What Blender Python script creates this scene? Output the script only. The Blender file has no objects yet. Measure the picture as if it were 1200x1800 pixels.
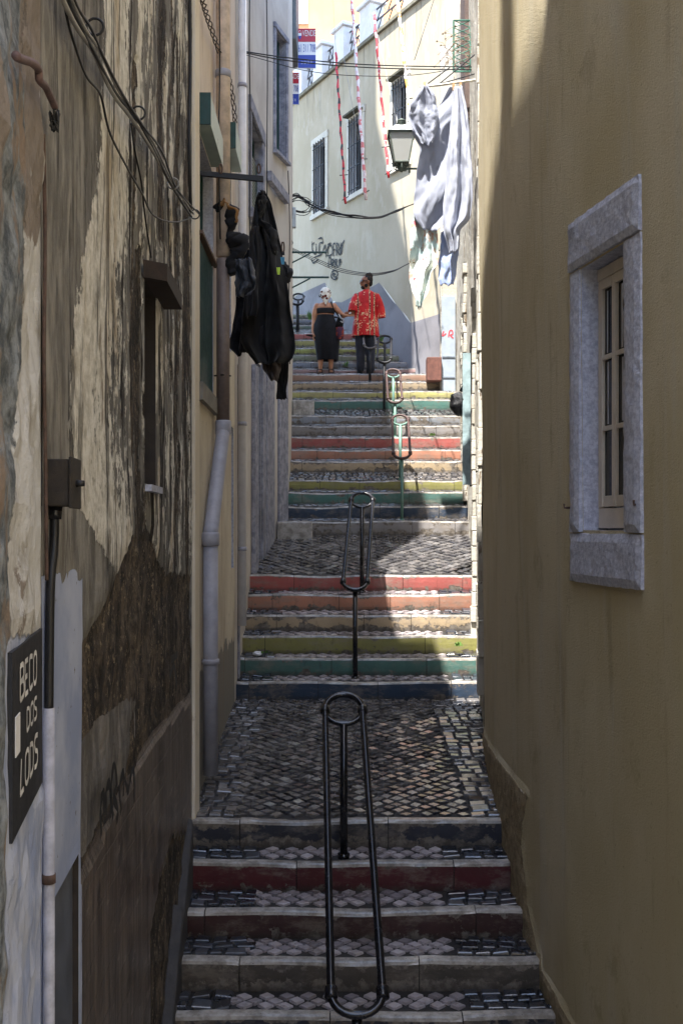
import bpy, bmesh, math, random
from mathutils import Vector, Matrix, noise
random.seed(11)
R = math.radians
F, HC, HY, CX = 1850., 2.65, 925., 600.      # surveyed focal length (px), eye height, horizon row
def PX(px, d): return (px-CX)/F*d
def PZ(py, d): return HC-(py-HY)/F*d
def P(px, py, d): return Vector((PX(px, d), d, PZ(py, d)))
def proj(v): return (CX+v[0]/max(v[1], .1)*F, HY-(v[2]-HC)/max(v[1], .1)*F)
def lerp(a, b, t): return a+(b-a)*t
def pl(tab, x):
    if x <= tab[0][0]: return tab[0][1]
    for (a, fa), (b, fb) in zip(tab, tab[1:]):
        if x <= b: return fa+(fb-fa)*(x-a)/(b-a)
    return tab[-1][1]
def fb(x, y, z=0, o=4): return noise.fractal(Vector((x, y, z)), 1.0, 2.0, o)
def clamp(x, a=0., b=1.): return max(a, min(b, x))
COL = bpy.context.scene.collection

# ---------------------------------------------------------------- materials
def C(r, g, b, k=1.):
    f = lambda v: ((v/255/12.92) if v/255 <= .04045 else ((v/255+.055)/1.055)**2.4)*k
    return (f(r), f(g), f(b), 1)
class T:
    def __init__(s, name):
        s.m = bpy.data.materials.new(name); s.m.use_nodes = True
        s.nt = s.m.node_tree; s.b = s.nt.nodes['Principled BSDF']
        s.geo = s.nt.nodes.new('ShaderNodeNewGeometry'); s.tc = s.nt.nodes.new('ShaderNodeTexCoord')
    def N(s, t): return s.nt.nodes.new(t)
    def L(s, a, b):
        if hasattr(a, 'is_linked') or hasattr(a, 'links'): s.nt.links.new(a, b)
        else: b.default_value = a
    def pos(s, x=1, y=1, z=1, obj=False):
        n = s.N('ShaderNodeVectorMath'); n.operation = 'MULTIPLY'
        s.L(s.tc.outputs['Object'] if obj else s.geo.outputs['Position'], n.inputs[0]); n.inputs[1].default_value = (x, y, z)
        return n.outputs[0]
    def xyz(s, obj=False):
        n = s.N('ShaderNodeSeparateXYZ'); s.L(s.tc.outputs['Object'] if obj else s.geo.outputs['Position'], n.inputs[0])
        return n.outputs[0], n.outputs[1], n.outputs[2]
    def noise(s, v, scale, detail=4, rough=.6, dist=0):
        n = s.N('ShaderNodeTexNoise'); s.L(v, n.inputs['Vector']); n.inputs['Scale'].default_value = scale
        n.inputs['Detail'].default_value = detail; n.inputs['Roughness'].default_value = rough; n.inputs['Distortion'].default_value = dist
        return n.outputs[0]
    def vor(s, v, scale, feat='F1', out=0):
        n = s.N('ShaderNodeTexVoronoi'); n.feature = feat; s.L(v, n.inputs['Vector']); n.inputs['Scale'].default_value = scale
        return n.outputs[out]
    def math(s, op, a, b=0.):
        n = s.N('ShaderNodeMath'); n.operation = op; s.L(a, n.inputs[0]); s.L(b, n.inputs[1]); return n.outputs[0]
    def ss(s, f, lo, hi, a=0., b=1.):
        n = s.N('ShaderNodeMapRange'); n.interpolation_type = 'SMOOTHSTEP'; s.L(f, n.inputs[0])
        n.inputs[1].default_value = lo; n.inputs[2].default_value = hi; n.inputs[3].default_value = a; n.inputs[4].default_value = b
        return n.outputs[0]
    def mix(s, f, a, b, mode='MIX'):
        n = s.N('ShaderNodeMix'); n.data_type = 'RGBA'; n.blend_type = mode
        s.L(f, n.inputs[0]); s.L(a, n.inputs[6]); s.L(b, n.inputs[7]); return n.outputs[2]
    def attr(s, name):
        n = s.N('ShaderNodeAttribute'); n.attribute_name = name; return n.outputs['Fac']
    def bump(s, h, st=.5, dist=.01, nrm=None):
        n = s.N('ShaderNodeBump'); n.inputs['Strength'].default_value = st; n.inputs['Distance'].default_value = dist
        s.L(h, n.inputs['Height'])
        if nrm is not None: s.L(nrm, n.inputs['Normal'])
        return n.outputs[0]
    def done(s, col, rough=.8, bump=None, metal=0., spec=.5):
        s.L(col, s.b.inputs['Base Color']); s.L(rough, s.b.inputs['Roughness']); s.b.inputs['Metallic'].default_value = metal
        s.b.inputs['Specular IOR Level'].default_value = spec
        if bump is not None: s.L(bump, s.b.inputs['Normal'])
        return s.m
_mc = {}
def simple(name, col, rough=.6, metal=0., var=.25, sc=9, bump=.15, bd=.004, spec=.5, obj=False):
    if name in _mc: return _mc[name]
    t = T(name); v = t.pos(obj=obj); n = t.noise(v, sc, 5, .65)
    dk = tuple(x*(1-var) for x in col[:3])+(1,); lt = tuple(min(1, x*(1+var)) for x in col[:3])+(1,)
    c = t.mix(t.ss(n, .3, .7), dk, lt)
    _mc[name] = t.done(c, t.ss(n, .2, .8, clamp(rough-.1), clamp(rough+.1)), t.bump(t.noise(v, sc*7, 4), bump, bd), metal, spec)
    return _mc[name]
def plaster(name, base, alt, stain, sc=1.0, grain=70, gb=.35, gd=.006, stains=.5, streak=.5):
    """lime plaster: two tones in big soft patches, vertical drip stains, fine grain"""
    t = T(name); v = t.pos(); vs = t.pos(1.6, 1.6, .22)
    c = t.mix(t.ss(t.noise(v, sc, 5, .6), .35, .65), base, alt)
    st = t.math('MULTIPLY', t.ss(t.noise(vs, 2.3, 6, .7), .5, .75), streak)
    c = t.mix(st, c, stain)
    sp = t.math('MULTIPLY', t.ss(t.noise(v, 6, 7, .75), .58, .7), stains)
    c = t.mix(sp, c, stain)
    h = t.math('ADD', t.noise(v, grain, 3, .6), t.math('MULTIPLY', t.noise(v, 5, 4), .8))
    return t.done(c, .92, t.bump(h, gb, gd), 0, .25)

def m_peel():
    t = T('peeling_plaster'); v = t.pos(); vs = t.pos(2.5, 2.5, .8)
    fine = t.noise(v, 16, 8, .72); mid = t.noise(vs, 4, 7, .68); big = t.noise(vs, 1.3, 5, .6)
    def edge(a, k=.55, w=.03):
        f = t.math('ADD', t.attr(a), t.math('MULTIPLY', t.math('SUBTRACT', fine, .5), k))
        f = t.math('ADD', f, t.math('MULTIPLY', t.math('SUBTRACT', mid, .5), k*.8))
        return t.ss(f, .5-w, .5+w)
    taupe = t.mix(t.ss(mid, .35, .68), C(104, 101, 96), C(158, 154, 146))
    taupe = t.mix(t.ss(t.noise(t.pos(9, 9, .8), 2, 4, .7), .5, .72, 0, .6), taupe, C(96, 88, 76))
    light = t.mix(t.ss(fine, .38, .62), C(198, 193, 180), C(238, 234, 224))
    light = t.mix(t.ss(big, .5, .68, 0, .65), light, C(176, 152, 112))
    light = t.mix(t.ss(mid, .56, .66, 0, .75), light, C(120, 106, 86))
    le = edge('light', .95)
    c = t.mix(le, taupe, light)
    cr = t.ss(t.noise(t.pos(3.2, 3.2, .33), 3.2, 6, .62, .4), .575, .60)
    c = t.mix(t.math('MULTIPLY', cr, t.attr('crack')), c, C(38, 31, 25))
    rub = t.noise(t.pos(1, 1, .7), 7, 9, .8, .6); dk = t.mix(t.ss(rub, .40, .60), C(40, 36, 33), C(118, 104, 88)); dk = t.mix(t.ss(t.noise(v, 26, 7, .8), .55, .62), dk, C(172, 154, 126)); dk = t.mix(t.ss(big, .48, .62, 0, .6), dk, C(30, 27, 25))
    dk = t.mix(t.ss(mid, .5, .66), dk, C(48, 42, 36))
    de = edge('dark', .8)
    c = t.mix(t.math('MULTIPLY', t.ss(t.noise(t.pos(3.4, 3.4, .5), 1.9, 8, .72, .3), .53, .62), .72), c, C(36, 31, 27)); c = t.mix(de, c, dk)
    gr = t.mix(t.ss(mid, .4, .65), C(112, 108, 104), C(158, 152, 146)); ge = edge('grey', .35)
    c = t.mix(ge, c, gr)
    x, y, z = t.xyz()
    tl = t.mix(t.ss(t.noise(t.pos(9, 9, .45), 3, 7, .75), .35, .65), C(62, 55, 51), C(118, 107, 98)); tl = t.mix(t.ss(t.noise(v, 3, 7, .75), .52, .62, 0, .75), tl, C(48, 41, 38)); tl = t.mix(t.ss(t.noise(t.pos(2, 2, 7), 2.2, 6, .75), .58, .66, 0, .5), tl, C(168, 158, 148))
    gy = t.math('ABSOLUTE', t.math('SUBTRACT', t.math('FRACT', t.math('MULTIPLY', y, 6.9)), .5))
    gz = t.math('ABSOLUTE', t.math('SUBTRACT', t.math('FRACT', t.math('MULTIPLY', z, 6.9)), .5))
    gro = t.ss(t.math('MAXIMUM', gy, gz), .47, .495)
    tl = t.mix(t.math('MULTIPLY', gro, .3), tl, C(60, 52, 46)); te = edge('tile', .3, .02)
    c = t.mix(te, c, tl)
    bl = t.mix(t.ss(t.noise(v, 3, 6), .35, .7), C(150, 162, 194), C(184, 192, 214))
    bl = t.mix(t.ss(t.noise(v, 22, 4, .7), .66, .7), bl, C(110, 104, 100)); be = edge('blue', .12, .015)
    c = t.mix(be, c, bl)
    h = t.math('MULTIPLY', le, .5)
    h = t.math('SUBTRACT', h, t.math('MULTIPLY', de, 1.0)); h = t.math('SUBTRACT', h, t.math('MULTIPLY', t.math('MULTIPLY', cr, t.attr('crack')), .9))
    h = t.math('SUBTRACT', h, t.math('MULTIPLY', t.math('MULTIPLY', rub, de), 1.6)); h = t.math('ADD', h, t.math('MULTIPLY', fine, t.math('ADD', .5, t.math('MULTIPLY', de, 1.6))))
    h = t.math('MULTIPLY', h, t.math('SUBTRACT', 1., t.math('MULTIPLY', t.math('MAXIMUM', te, be), .85)))
    h = t.math('SUBTRACT', h, t.math('MULTIPLY', t.math('MULTIPLY', gro, te), .12))
    rough = t.math('SUBTRACT', .92, t.math('MULTIPLY', te, .55))
    return t.done(c, rough, t.bump(h, .95, .022), 0, .35)
def m_pier():
    t = T('stone_pier_plaster'); v = t.pos(); fine = t.noise(v, 14, 8, .7); mid = t.noise(t.pos(2, 2, .9), 4, 6, .65)
    def edge(a, k, w=.03):
        return t.ss(t.math('ADD', t.attr(a), t.math('MULTIPLY', t.math('SUBTRACT', fine, .5), k)), .5-w, .5+w)
    c = t.mix(t.ss(fine, .35, .65), C(78, 84, 90), C(150, 156, 162)); c = t.mix(t.ss(mid, .52, .62), c, C(140, 124, 110))
    w = t.mix(t.ss(mid, .45, .7), C(214, 214, 214), C(160, 154, 144)); we = edge('light', .7)
    c = t.mix(we, c, w); ta = edge('crack', .6); c = t.mix(ta, c, t.mix(fine, C(112, 102, 94), C(158, 148, 140)))
    be = edge('blue', .3); c = t.mix(be, c, t.mix(t.ss(mid, .4, .6), C(150, 162, 194), C(184, 192, 214)))
    h = t.math('ADD', t.math('MULTIPLY', fine, 1.2), t.math('MULTIPLY', we, .4))
    h = t.math('MULTIPLY', h, t.math('SUBTRACT', 1., t.math('MULTIPLY', be, .7)))
    return t.done(c, .9, t.bump(h, .9, .016), 0, .3)
def m_ochre():
    t = T('ochre_stucco'); v = t.pos()
    big = t.noise(t.pos(1, 1, .45), 1.2, 4, .6)
    c = t.mix(t.ss(big, .35, .65), C(188, 173, 136), C(204, 191, 160))
    c = t.mix(t.ss(t.noise(t.pos(2.4, 2.4, .2), 2.2, 5, .6), .52, .72, 0, .45), c, C(196, 190, 172))
    c = t.mix(t.ss(t.noise(t.pos(4, 4, .35), 2, 5, .65), .56, .75, 0, .4), c, C(134, 116, 84))
    c = t.mix(t.ss(t.noise(v, 40, 4, .7), .62, .72, 0, .4), c, C(104, 88, 60))
    c = t.mix(t.ss(t.noise(t.pos(1, 1, .8), 2.6, 8, .78), .55, .66, 0, .35), c, C(140, 122, 86))
    g = t.noise(v, 130, 4, .65); g2 = t.noise(v, 48, 3, .6)
    pe = t.ss(t.math('ADD', t.attr('patch'), t.math('MULTIPLY', t.math('SUBTRACT', t.noise(v, 12, 6, .7), .5), .35)), .47, .53)
    pc = t.mix(t.ss(t.noise(v, 15, 7, .7), .35, .65), C(132, 116, 88), C(170, 152, 120))
    c = t.mix(pe, c, pc)
    c = t.mix(t.ss(t.math('ADD', t.attr('chip'), t.math('MULTIPLY', t.math('SUBTRACT', t.noise(v, 30, 5, .7), .5), .5)), .5, .6), c, C(214, 206, 190))
    h = t.math('ADD', g, t.math('MULTIPLY', g2, .7)); h = t.math('ADD', h, t.math('MULTIPLY', t.math('MULTIPLY', pe, t.noise(v, 20, 6, .7)), 2.5))
    return t.done(c, .88, t.bump(h, .9, .009), 0, .35)
def m_grime(name, base, alt, dirt, flake, fk=.62):
    """crumbling whitewashed wall"""
    t = T(name); v = t.pos(); vs = t.pos(2, 2, .5)
    c = t.mix(t.ss(t.noise(v, 2, 5), .35, .65), base, alt)
    c = t.mix(t.ss(t.noise(vs, 3.4, 7, .7), fk-.06, fk), c, dirt); c = t.mix(t.ss(t.noise(vs, 6, 7, .72, .4), fk, fk+.03), c, flake)
    h = t.math('ADD', t.noise(v, 30, 6, .7), t.noise(vs, 6, 6, .7))
    return t.done(c, .9, t.bump(h, .8, .012), 0, .3)
def m_stone(name, a, b, pit=C(70, 66, 62), sc=10, rough=.8, bd=.008):
    t = T(name); v = t.pos(); n = t.noise(v, sc, 7, .7)
    c = t.mix(t.ss(n, .35, .65), a, b); c = t.mix(t.ss(t.vor(v, sc*4), .0, .16, 1, 0), c, pit)
    c = t.mix(t.ss(t.noise(v, 2.5, 4), .55, .75, 0, .5), c, pit)
    h = t.math('ADD', t.noise(v, 45, 5, .7), t.ss(t.vor(v, sc*4), 0, .2))
    return t.done(c, rough, t.bump(h, .6, bd), 0, .4)
def m_paint(name, col, wear=.5, stone=(C(120, 112, 102))):
    """house paint brushed on a stair riser: worn along the nosing and foot"""
    t = T(name); v = t.pos(); h = t.attr('h')
    n = t.noise(v, 7, 8, .7); n2 = t.noise(t.pos(1, 1, 1), 2.1, 4, .6)
    base = t.mix(t.ss(n2, .35, .65), tuple(x*.82 for x in col[:3])+(1,), tuple(min(1, x*1.12) for x in col[:3])+(1,))
    e = t.math('ABSOLUTE', t.math('SUBTRACT', h, .52)); f = t.math('ADD', t.math('MULTIPLY', n, 1.), t.math('MULTIPLY', e, .42))
    w = t.ss(f, .735-wear*.12, .775-wear*.12)
    st = t.mix(t.ss(t.noise(v, 20, 6, .7), .4, .6), stone, C(84, 76, 68))
    base = t.mix(.2 if sum(col[:3]) > .18 else .02, base, C(140, 130, 120)); base = t.mix(t.ss(t.noise(t.pos(1.3, 1.3, 3), 2.4, 8, .75), .46, .66, 0, .55), base, C(128, 118, 106)); c = t.mix(w, base, st); c = t.mix(t.ss(t.noise(t.pos(4, 4, 2), 3, 6, .7), .55, .75, 0, .55), c, C(60, 52, 44))
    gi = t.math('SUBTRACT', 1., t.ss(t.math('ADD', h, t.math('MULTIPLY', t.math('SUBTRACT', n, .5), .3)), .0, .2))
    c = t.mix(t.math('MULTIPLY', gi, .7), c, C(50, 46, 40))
    hh = t.math('ADD', t.noise(v, 28, 6, .7), t.math('MULTIPLY', w, -.5))
    return t.done(c, t.ss(n, .3, .7, .5, .75), t.bump(hh, .6, .006), 0, .45)
def m_cobble(name, a, b, r0=.3, r1=.55, bd=.004):
    t = T(name); v = t.pos(); rnd = t.geo.outputs['Random Per Island']
    c = t.mix(rnd, a, b); c = t.mix(t.ss(t.noise(v, 25, 5, .7), .5, .7, 0, .5), c, tuple(x*.45 for x in a[:3])+(1,))
    n = t.noise(v, 2.2, 4); t.b.inputs['Coat Weight'].default_value = .6; t.b.inputs['Coat Roughness'].default_value = .1
    return t.done(c, t.ss(n, .35, .65, r0, r1), t.bump(t.noise(v, 60, 4, .6), .5, bd), 0, .9)

# ---------------------------------------------------------------- mesh building
def root_loc(o):
    while o.parent: o = o.parent
    return o.location.copy()
def link_mesh(name, verts, faces, mats, parent=None, smooth=False, midx=None, attrs=None, own_origin=True):
    me = bpy.data.meshes.new(name)
    if parent is not None: off = root_loc(parent)
    elif own_origin and verts:
        xs = [v[0] for v in verts]; ys = [v[1] for v in verts]; zs = [v[2] for v in verts]
        off = Vector(((min(xs)+max(xs))/2, (min(ys)+max(ys))/2, min(zs)))
    else: off = Vector((0, 0, 0))
    me.from_pydata([(v[0]-off.x, v[1]-off.y, v[2]-off.z) for v in verts], [], faces)
    for m in (mats if isinstance(mats, (list, tuple)) else [mats]): me.materials.append(m)
    if midx: me.polygons.foreach_set('material_index', midx)
    if smooth: me.polygons.foreach_set('use_smooth', [True]*len(faces))
    if attrs:
        for k, vals in attrs.items():
            a = me.attributes.new(k, 'FLOAT', 'POINT'); a.data.foreach_set('value', vals)
    me.update()
    o = bpy.data.objects.new(name, me); COL.objects.link(o)
    if parent is not None: o.parent = parent
    else: o.location = off
    return o
def empty(name, loc, label=None, cat=None, group=None, kind=None):
    o = bpy.data.objects.new(name, None); COL.objects.link(o); o.location = loc; o.empty_display_size = .1
    return tag(o, label, cat, group, kind)
def tag(o, label=None, cat=None, group=None, kind=None):
    if label: o['label'] = label
    if cat: o['category'] = cat
    if group: o['group'] = group
    if kind: o['kind'] = kind
    return o
def cr(pts, n=6):
    """Catmull-Rom through points (any tuple length)"""
    if len(pts) < 3: return [tuple(p) for p in pts]
    out = []; q = [pts[0]]+list(pts)+[pts[-1]]
    for i in range(1, len(q)-2):
        p0, p1, p2, p3 = q[i-1], q[i], q[i+1], q[i+2]
        for k in range(n):
            t = k/n
            out.append(tuple(.5*((2*b)+(-a+c)*t+(2*a-5*b+4*c-d)*t*t+(-a+3*b-3*c+d)*t**3) for a, b, c, d in zip(p0, p1, p2, p3)))
    out.append(tuple(pts[-1])); return out
class MB:
    def __init__(s): s.v = []; s.f = []; s.mi = []; s.cur = 0
    def face(s, *ix): s.f.append(tuple(ix)); s.mi.append(s.cur)
    def quad(s, a, b, c, d):
        n = len(s.v); s.v += [a, b, c, d]; s.face(n, n+1, n+2, n+3)
    def hexa(s, p):      # 8 corners: bottom 0-3 ccw, top 4-7
        n = len(s.v); s.v += [tuple(q) for q in p]
        for f in ((0, 3, 2, 1), (4, 5, 6, 7), (0, 1, 5, 4), (1, 2, 6, 5), (2, 3, 7, 6), (3, 0, 4, 7)): s.face(*[n+i for i in f])
    def box(s, x0, x1, y0, y1, z0, z1):
        s.hexa([(x0, y0, z0), (x1, y0, z0), (x1, y1, z0), (x0, y1, z0), (x0, y0, z1), (x1, y0, z1), (x1, y1, z1), (x0, y1, z1)]); return s
    def prism(s, poly, z0, z1):
        n = len(s.v); k = len(poly); s.v += [(p[0], p[1], z0) for p in poly]+[(p[0], p[1], z1) for p in poly]
        s.face(*range(n+k-1, n-1, -1)); s.face(*range(n+k, n+2*k))
        for i in range(k): j = (i+1) % k; s.face(n+i, n+j, n+k+j, n+k+i)
        return s
    def tube(s, pts, r, seg=8, closed=False, cap=True):
        pts = [Vector(p[:3]) for p in pts]; k = len(pts); rr = r if isinstance(r, (list, tuple)) else [r]*k
        up = None; rings = []
        for i, p in enumerate(pts):
            a = pts[(i-1) % k] if (closed or i > 0) else p; b = pts[(i+1) % k] if (closed or i < k-1) else p
            t = (b-a); t = t.normalized() if t.length > 1e-9 else Vector((0, 0, 1))
            if up is None:
                up = Vector((0, 0, 1)) if abs(t.z) < .9 else Vector((1, 0, 0))
            u = (up-t*up.dot(t)); u = u.normalized() if u.length > 1e-6 else t.orthogonal().normalized(); up = u; w = t.cross(u)
            n = len(s.v); rings.append(n)
            for j in range(seg):
                a_ = 2*math.pi*j/seg; s.v.append(tuple(p+u*math.cos(a_)*rr[i]+w*math.sin(a_)*rr[i]))
        m = k if closed else k-1
        for i in range(m):
            a, b = rings[i], rings[(i+1) % k]
            for j in range(seg): s.face(a+j, a+(j+1) % seg, b+(j+1) % seg, b+j)
        if cap and not closed:
            s.face(*[rings[0]+j for j in range(seg-1, -1, -1)]); s.face(*[rings[-1]+j for j in range(seg)])
        return s
    def loft(s, rings, seg=20, cap=True, wob=None):
        """rings: (cx, cy, cz, rx, ry)"""
        st = []
        for i, (cx, cy, cz, rx, ry) in enumerate(rings):
            n = len(s.v); st.append(n)
            for j in range(seg):
                a = 2*math.pi*j/seg; k = 1+(wob(i/(len(rings)-1), a) if wob else 0)
                s.v.append((cx+rx*k*math.cos(a), cy+ry*k*math.sin(a), cz))
        for a, b in zip(st, st[1:]):
            for j in range(seg): s.face(a+j, a+(j+1) % seg, b+(j+1) % seg, b+j)
        if cap: s.face(*[st[0]+j for j in range(seg-1, -1, -1)]); s.face(*[st[-1]+j for j in range(seg)])
        return s
    def ball(s, c, rx, ry, rz, seg=16, rg=10, yaw=0, f=None):
        n = len(s.v); cs, sn = math.cos(yaw), math.sin(yaw)
        for i in range(rg+1):
            t = math.pi*i/rg
            for j in range(seg):
                a = 2*math.pi*j/seg; x, y, z = rx*math.sin(t)*math.cos(a), ry*math.sin(t)*math.sin(a), rz*math.cos(t)
                if f: k = f(x, y, z); x *= k; y *= k; z *= k
                s.v.append((c[0]+x*cs-y*sn, c[1]+x*sn+y*cs, c[2]+z))
        for i in range(rg):
            for j in range(seg): s.face(n+i*seg+j, n+(i+1)*seg+j, n+(i+1)*seg+(j+1) % seg, n+i*seg+(j+1) % seg)
        return s
    def build(s, name, mats, parent=None, smooth=False, **k):
        if k.get('own_origin') is None: k.pop('own_origin', None)
        return link_mesh(name, s.v, s.f, mats, parent, smooth, s.mi, **k)
def bevel(o, w=.004, seg=2):
    m = o.modifiers.new('bevel', 'BEVEL'); m.width = w; m.segments = seg; m.limit_method = 'ANGLE'; return o

# ---------------------------------------------------------------- walls measured along the lane
def wx(path, d): return pl([(p[1], p[0]) for p in path], d)
def wn(path, d, side):
    e = .02; k = (wx(path, d+e)-wx(path, d-e))/(2*e); v = Vector((1, -k, 0))*side; return v.normalized()
def wp(path, side, d, z, t=0.):
    n = wn(path, d, side); return (wx(path, d)+n.x*t, d+n.y*t, z)
def pxd(path, px):
    """distance at which the wall stands in the direction of a column"""
    best = None; a, b = path[0][1], path[-1][1]; k = (px-CX)/F
    for i in range(401):
        d = a+(b-a)*i/400
        if d < 1.5: continue
        e = abs(wx(path, d)/d-k)
        if best is None or e < best[0]: best = (e, d)
    return best[1]
def wbox(mb, path, side, d0, d1, z0, z1, t0, t1):
    q = [wp(path, side, d0, 0, t0), wp(path, side, d1, 0, t0), wp(path, side, d1, 0, t1), wp(path, side, d0, 0, t1)]
    mb.hexa([(a[0], a[1], z0) for a in q]+[(a[0], a[1], z1) for a in q]); return mb
def wall(name, path, side, z0, z1, mats, parent, rd=.05, rz=.05, openings=(), disp=None, attr=None, depth=.5, lean=0.):
    ds, zs = {path[0][1], path[-1][1]}, {z0, z1}
    for o in openings: ds |= {o[0], o[1]}; zs |= {o[2], o[3]}
    def sub(vals, r):
        vals = sorted(vals); out = []
        for a, b in zip(vals, vals[1:]):
            n = max(1, int(math.ceil((b-a)/r))); out += [a+(b-a)*i/n for i in range(n)]
        return out+[vals[-1]]
    D, Z = sub(ds, rd), sub(zs, rz); V = []; Fc = []; mi = []; A = {}
    for d in D:
        n = wn(path, d, side); x = wx(path, d)
        for z in Z:
            t = disp(d, z) if disp else 0
            on = any(o[0]-.005 <= d <= o[1]+.005 and o[2]-.005 <= z <= o[3]+.005 for o in openings)
            if on: t = 0
            t += lean*(z-1)
            V.append((x+n.x*t, d+n.y*t, z))
            if attr:
                px, py = proj((x, d, z))
                for k, val in attr(px, py, d, z).items(): A.setdefault(k, []).append(val)
    nz = len(Z)
    for i in range(len(D)-1):
        dm = (D[i]+D[i+1])/2
        for j in range(nz-1):
            zm = (Z[j]+Z[j+1])/2
            if any(o[0] < dm < o[1] and o[2] < zm < o[3] for o in openings): continue
            a, b, c, e = i*nz+j, (i+1)*nz+j, (i+1)*nz+j+1, i*nz+j+1
            Fc.append((a, b, c, e) if side > 0 else (a, e, c, b)); mi.append(0)
    # returns: ends and top run back into the house; reveals of the openings
    def addq(q, m=0):
        n = len(V); V.extend(q); Fc.append((n, n+1, n+2, n+3)); mi.append(m)
        for k in A: A[k].extend([A[k][0]*0]*4)
    for d in (D[0], D[-1]):
        lt0, lt1 = lean*(z0-1), lean*(z1-1)
        addq([wp(path, side, d, z0, lt0), wp(path, side, d, z1, lt1), wp(path, side, d, z1, -depth), wp(path, side, d, z0, -depth)])
    R1 = 1 if len(mats) > 1 else 0
    for o in openings:
        a, b, c, e = o[:4]; dp = o[4] if len(o) > 4 else .2
        l0, l1 = lean*(c-1), lean*(e-1)
        f = lambda d, z, t: wp(path, side, d, z, t+lean*(z-1))
        addq([f(a, c, 0), f(a, e, 0), f(a, e, -dp), f(a, c, -dp)], R1); addq([f(b, c, 0), f(b, e, 0), f(b, e, -dp), f(b, c, -dp)], R1)
        addq([f(a, c, 0), f(b, c, 0), f(b, c, -dp), f(a, c, -dp)], R1); addq([f(a, e, 0), f(b, e, 0), f(b, e, -dp), f(a, e, -dp)], R1)
        addq([f(a, c, -dp), f(b, c, -dp), f(b, e, -dp), f(a, e, -dp)], R1)
    return link_mesh(name, V, Fc, mats, parent, False, mi, A or None)
def house_core(path, side, z0, z1, mat, roofmat, parent, back=4.5, eave=.12, roof=True):
    a, b = path[0][1]+.01, path[-1][1]-.01
    ins = [(wp(path, side, d, 0, -.5)[0], d) for d in [a]+[p[1] for p in path if a < p[1] < b]+[b]]
    xb = (min if side > 0 else max)(q[0] for q in ins)-side*back
    poly = ins+[(xb, b), (xb, a)]
    MB().prism(poly, z0, z1-.02).build('core', mat, parent)
    if roof:
        e = [wp(path, side, d, 0, eave)[:2] for d in [a]+[p[1] for p in path if a < p[1] < b]+[b]]
        MB().prism(e+[(xb, b), (xb, a)], z1, z1+.18).build('roof', roofmat, parent)

# ---------------------------------------------------------------- camera, sky, sun
sc = bpy.context.scene
cam = bpy.data.cameras.new('camera'); co = bpy.data.objects.new('camera', cam); COL.objects.link(co); sc.camera = co
co.location = (0, 0, HC); co.rotation_euler = (R(90), 0, 0)
cam.sensor_fit = 'HORIZONTAL'; cam.sensor_width = 36; cam.lens = 36*F/1200; cam.shift_y = 25/1200; cam.clip_end = 900; cam.clip_start = .05
SUN = Vector((.19, .42, -1)).normalized()      # direction the light travels
w = bpy.data.worlds.new('World'); sc.world = w; w.use_nodes = True
sky = w.node_tree.nodes.new('ShaderNodeTexSky'); sky.sky_type = 'NISHITA'; sky.sun_disc = False
sky.sun_elevation = math.asin(-SUN.z); sky.sun_rotation = math.atan2(-SUN.x, -SUN.y); sky.air_density = 1.2; sky.dust_density = .8; sky.ozone_density = 1.8
bg = w.node_tree.nodes['Background']; w.node_tree.links.new(sky.outputs[0], bg.inputs[0]); bg.inputs[1].default_value = .15
sl = bpy.data.lights.new('sun', 'SUN'); sl.energy = 3.5; sl.angle = R(.53); sl.color = (1, .965, .91)
so = bpy.data.objects.new('sun', sl); COL.objects.link(so); so.rotation_euler = SUN.to_track_quat('-Z', 'Y').to_euler(); so.location = (-3, -3, 30)
sc.view_settings.view_transform = 'Standard'; sc.view_settings.look = 'None'; sc.view_settings.gamma = 1; sc.view_settings.exposure = 2.28
try:
    sc.cycles.max_bounces = 8; sc.cycles.diffuse_bounces = 6; sc.cycles.glossy_bounces = 3
except Exception: pass

# ---------------------------------------------------------------- common materials
M_BLACK = simple('black_gloss_paint', C(26, 26, 30), .22, 0, .2, 20, .05)
M_IRON = simple('dark_iron', C(40, 40, 42), .5, .3, .3, 25, .2)
M_WIRE = simple('black_cable', C(24, 24, 26), .5)
M_WIREG = simple('grey_cable', C(150, 148, 144), .5)
M_RUST = simple('rusty_steel', C(84, 66, 58), .8, 0, .4, 30, .4)
M_RUSTBOX = simple('rusty_box_steel', C(48, 42, 36), .8, 0, .45, 26, .4)
M_GREEN = simple('dark_green_paint', C(22, 58, 52), .35, 0, .25, 14, .15)
M_GREENL = simple('pale_green_paint', C(92, 124, 112), .55, 0, .12, 14, .1)
M_TEALSH = simple('teal_shutter_paint', C(112, 158, 148), .5, 0, .12, 12, .2)
M_GLASS = simple('dark_window_glass', C(20, 22, 26), .08, 0, .1, 4, .0, spec=.6)
M_CREAMW = simple('cream_window_paint', C(202, 192, 178), .45, 0, .08, 12, .1)
M_WHITE = simple('white_limewash', C(226, 226, 228), .8, 0, .07, 6, .2)
M_ROOF = simple('roof_tiles_clay', C(150, 86, 60), .85, 0, .3, 8, .5)
M_CORE = simple('inner_masonry', C(90, 84, 76), .9, 0, .2, 4, .2)
M_LIME = m_stone('grey_limestone', C(162, 164, 180), C(200, 202, 214), C(110, 110, 118), 40, .85, .012)
M_LIMED = m_stone('blue_grey_limestone', C(112, 114, 126), C(160, 160, 170), C(66, 66, 74))
M_PEEL = m_peel(); M_PIER = m_pier(); M_OCHRE = m_ochre()
M_PEACH = plaster('peach_plaster', C(222, 186, 148), C(234, 206, 172), C(150, 118, 92), .9, 60, .25, .004, .25, .45)
M_CREAM = plaster('cream_plaster', C(212, 200, 178), C(226, 216, 198), C(138, 122, 104), .9, 60, .25, .005, .35, .55)
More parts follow.
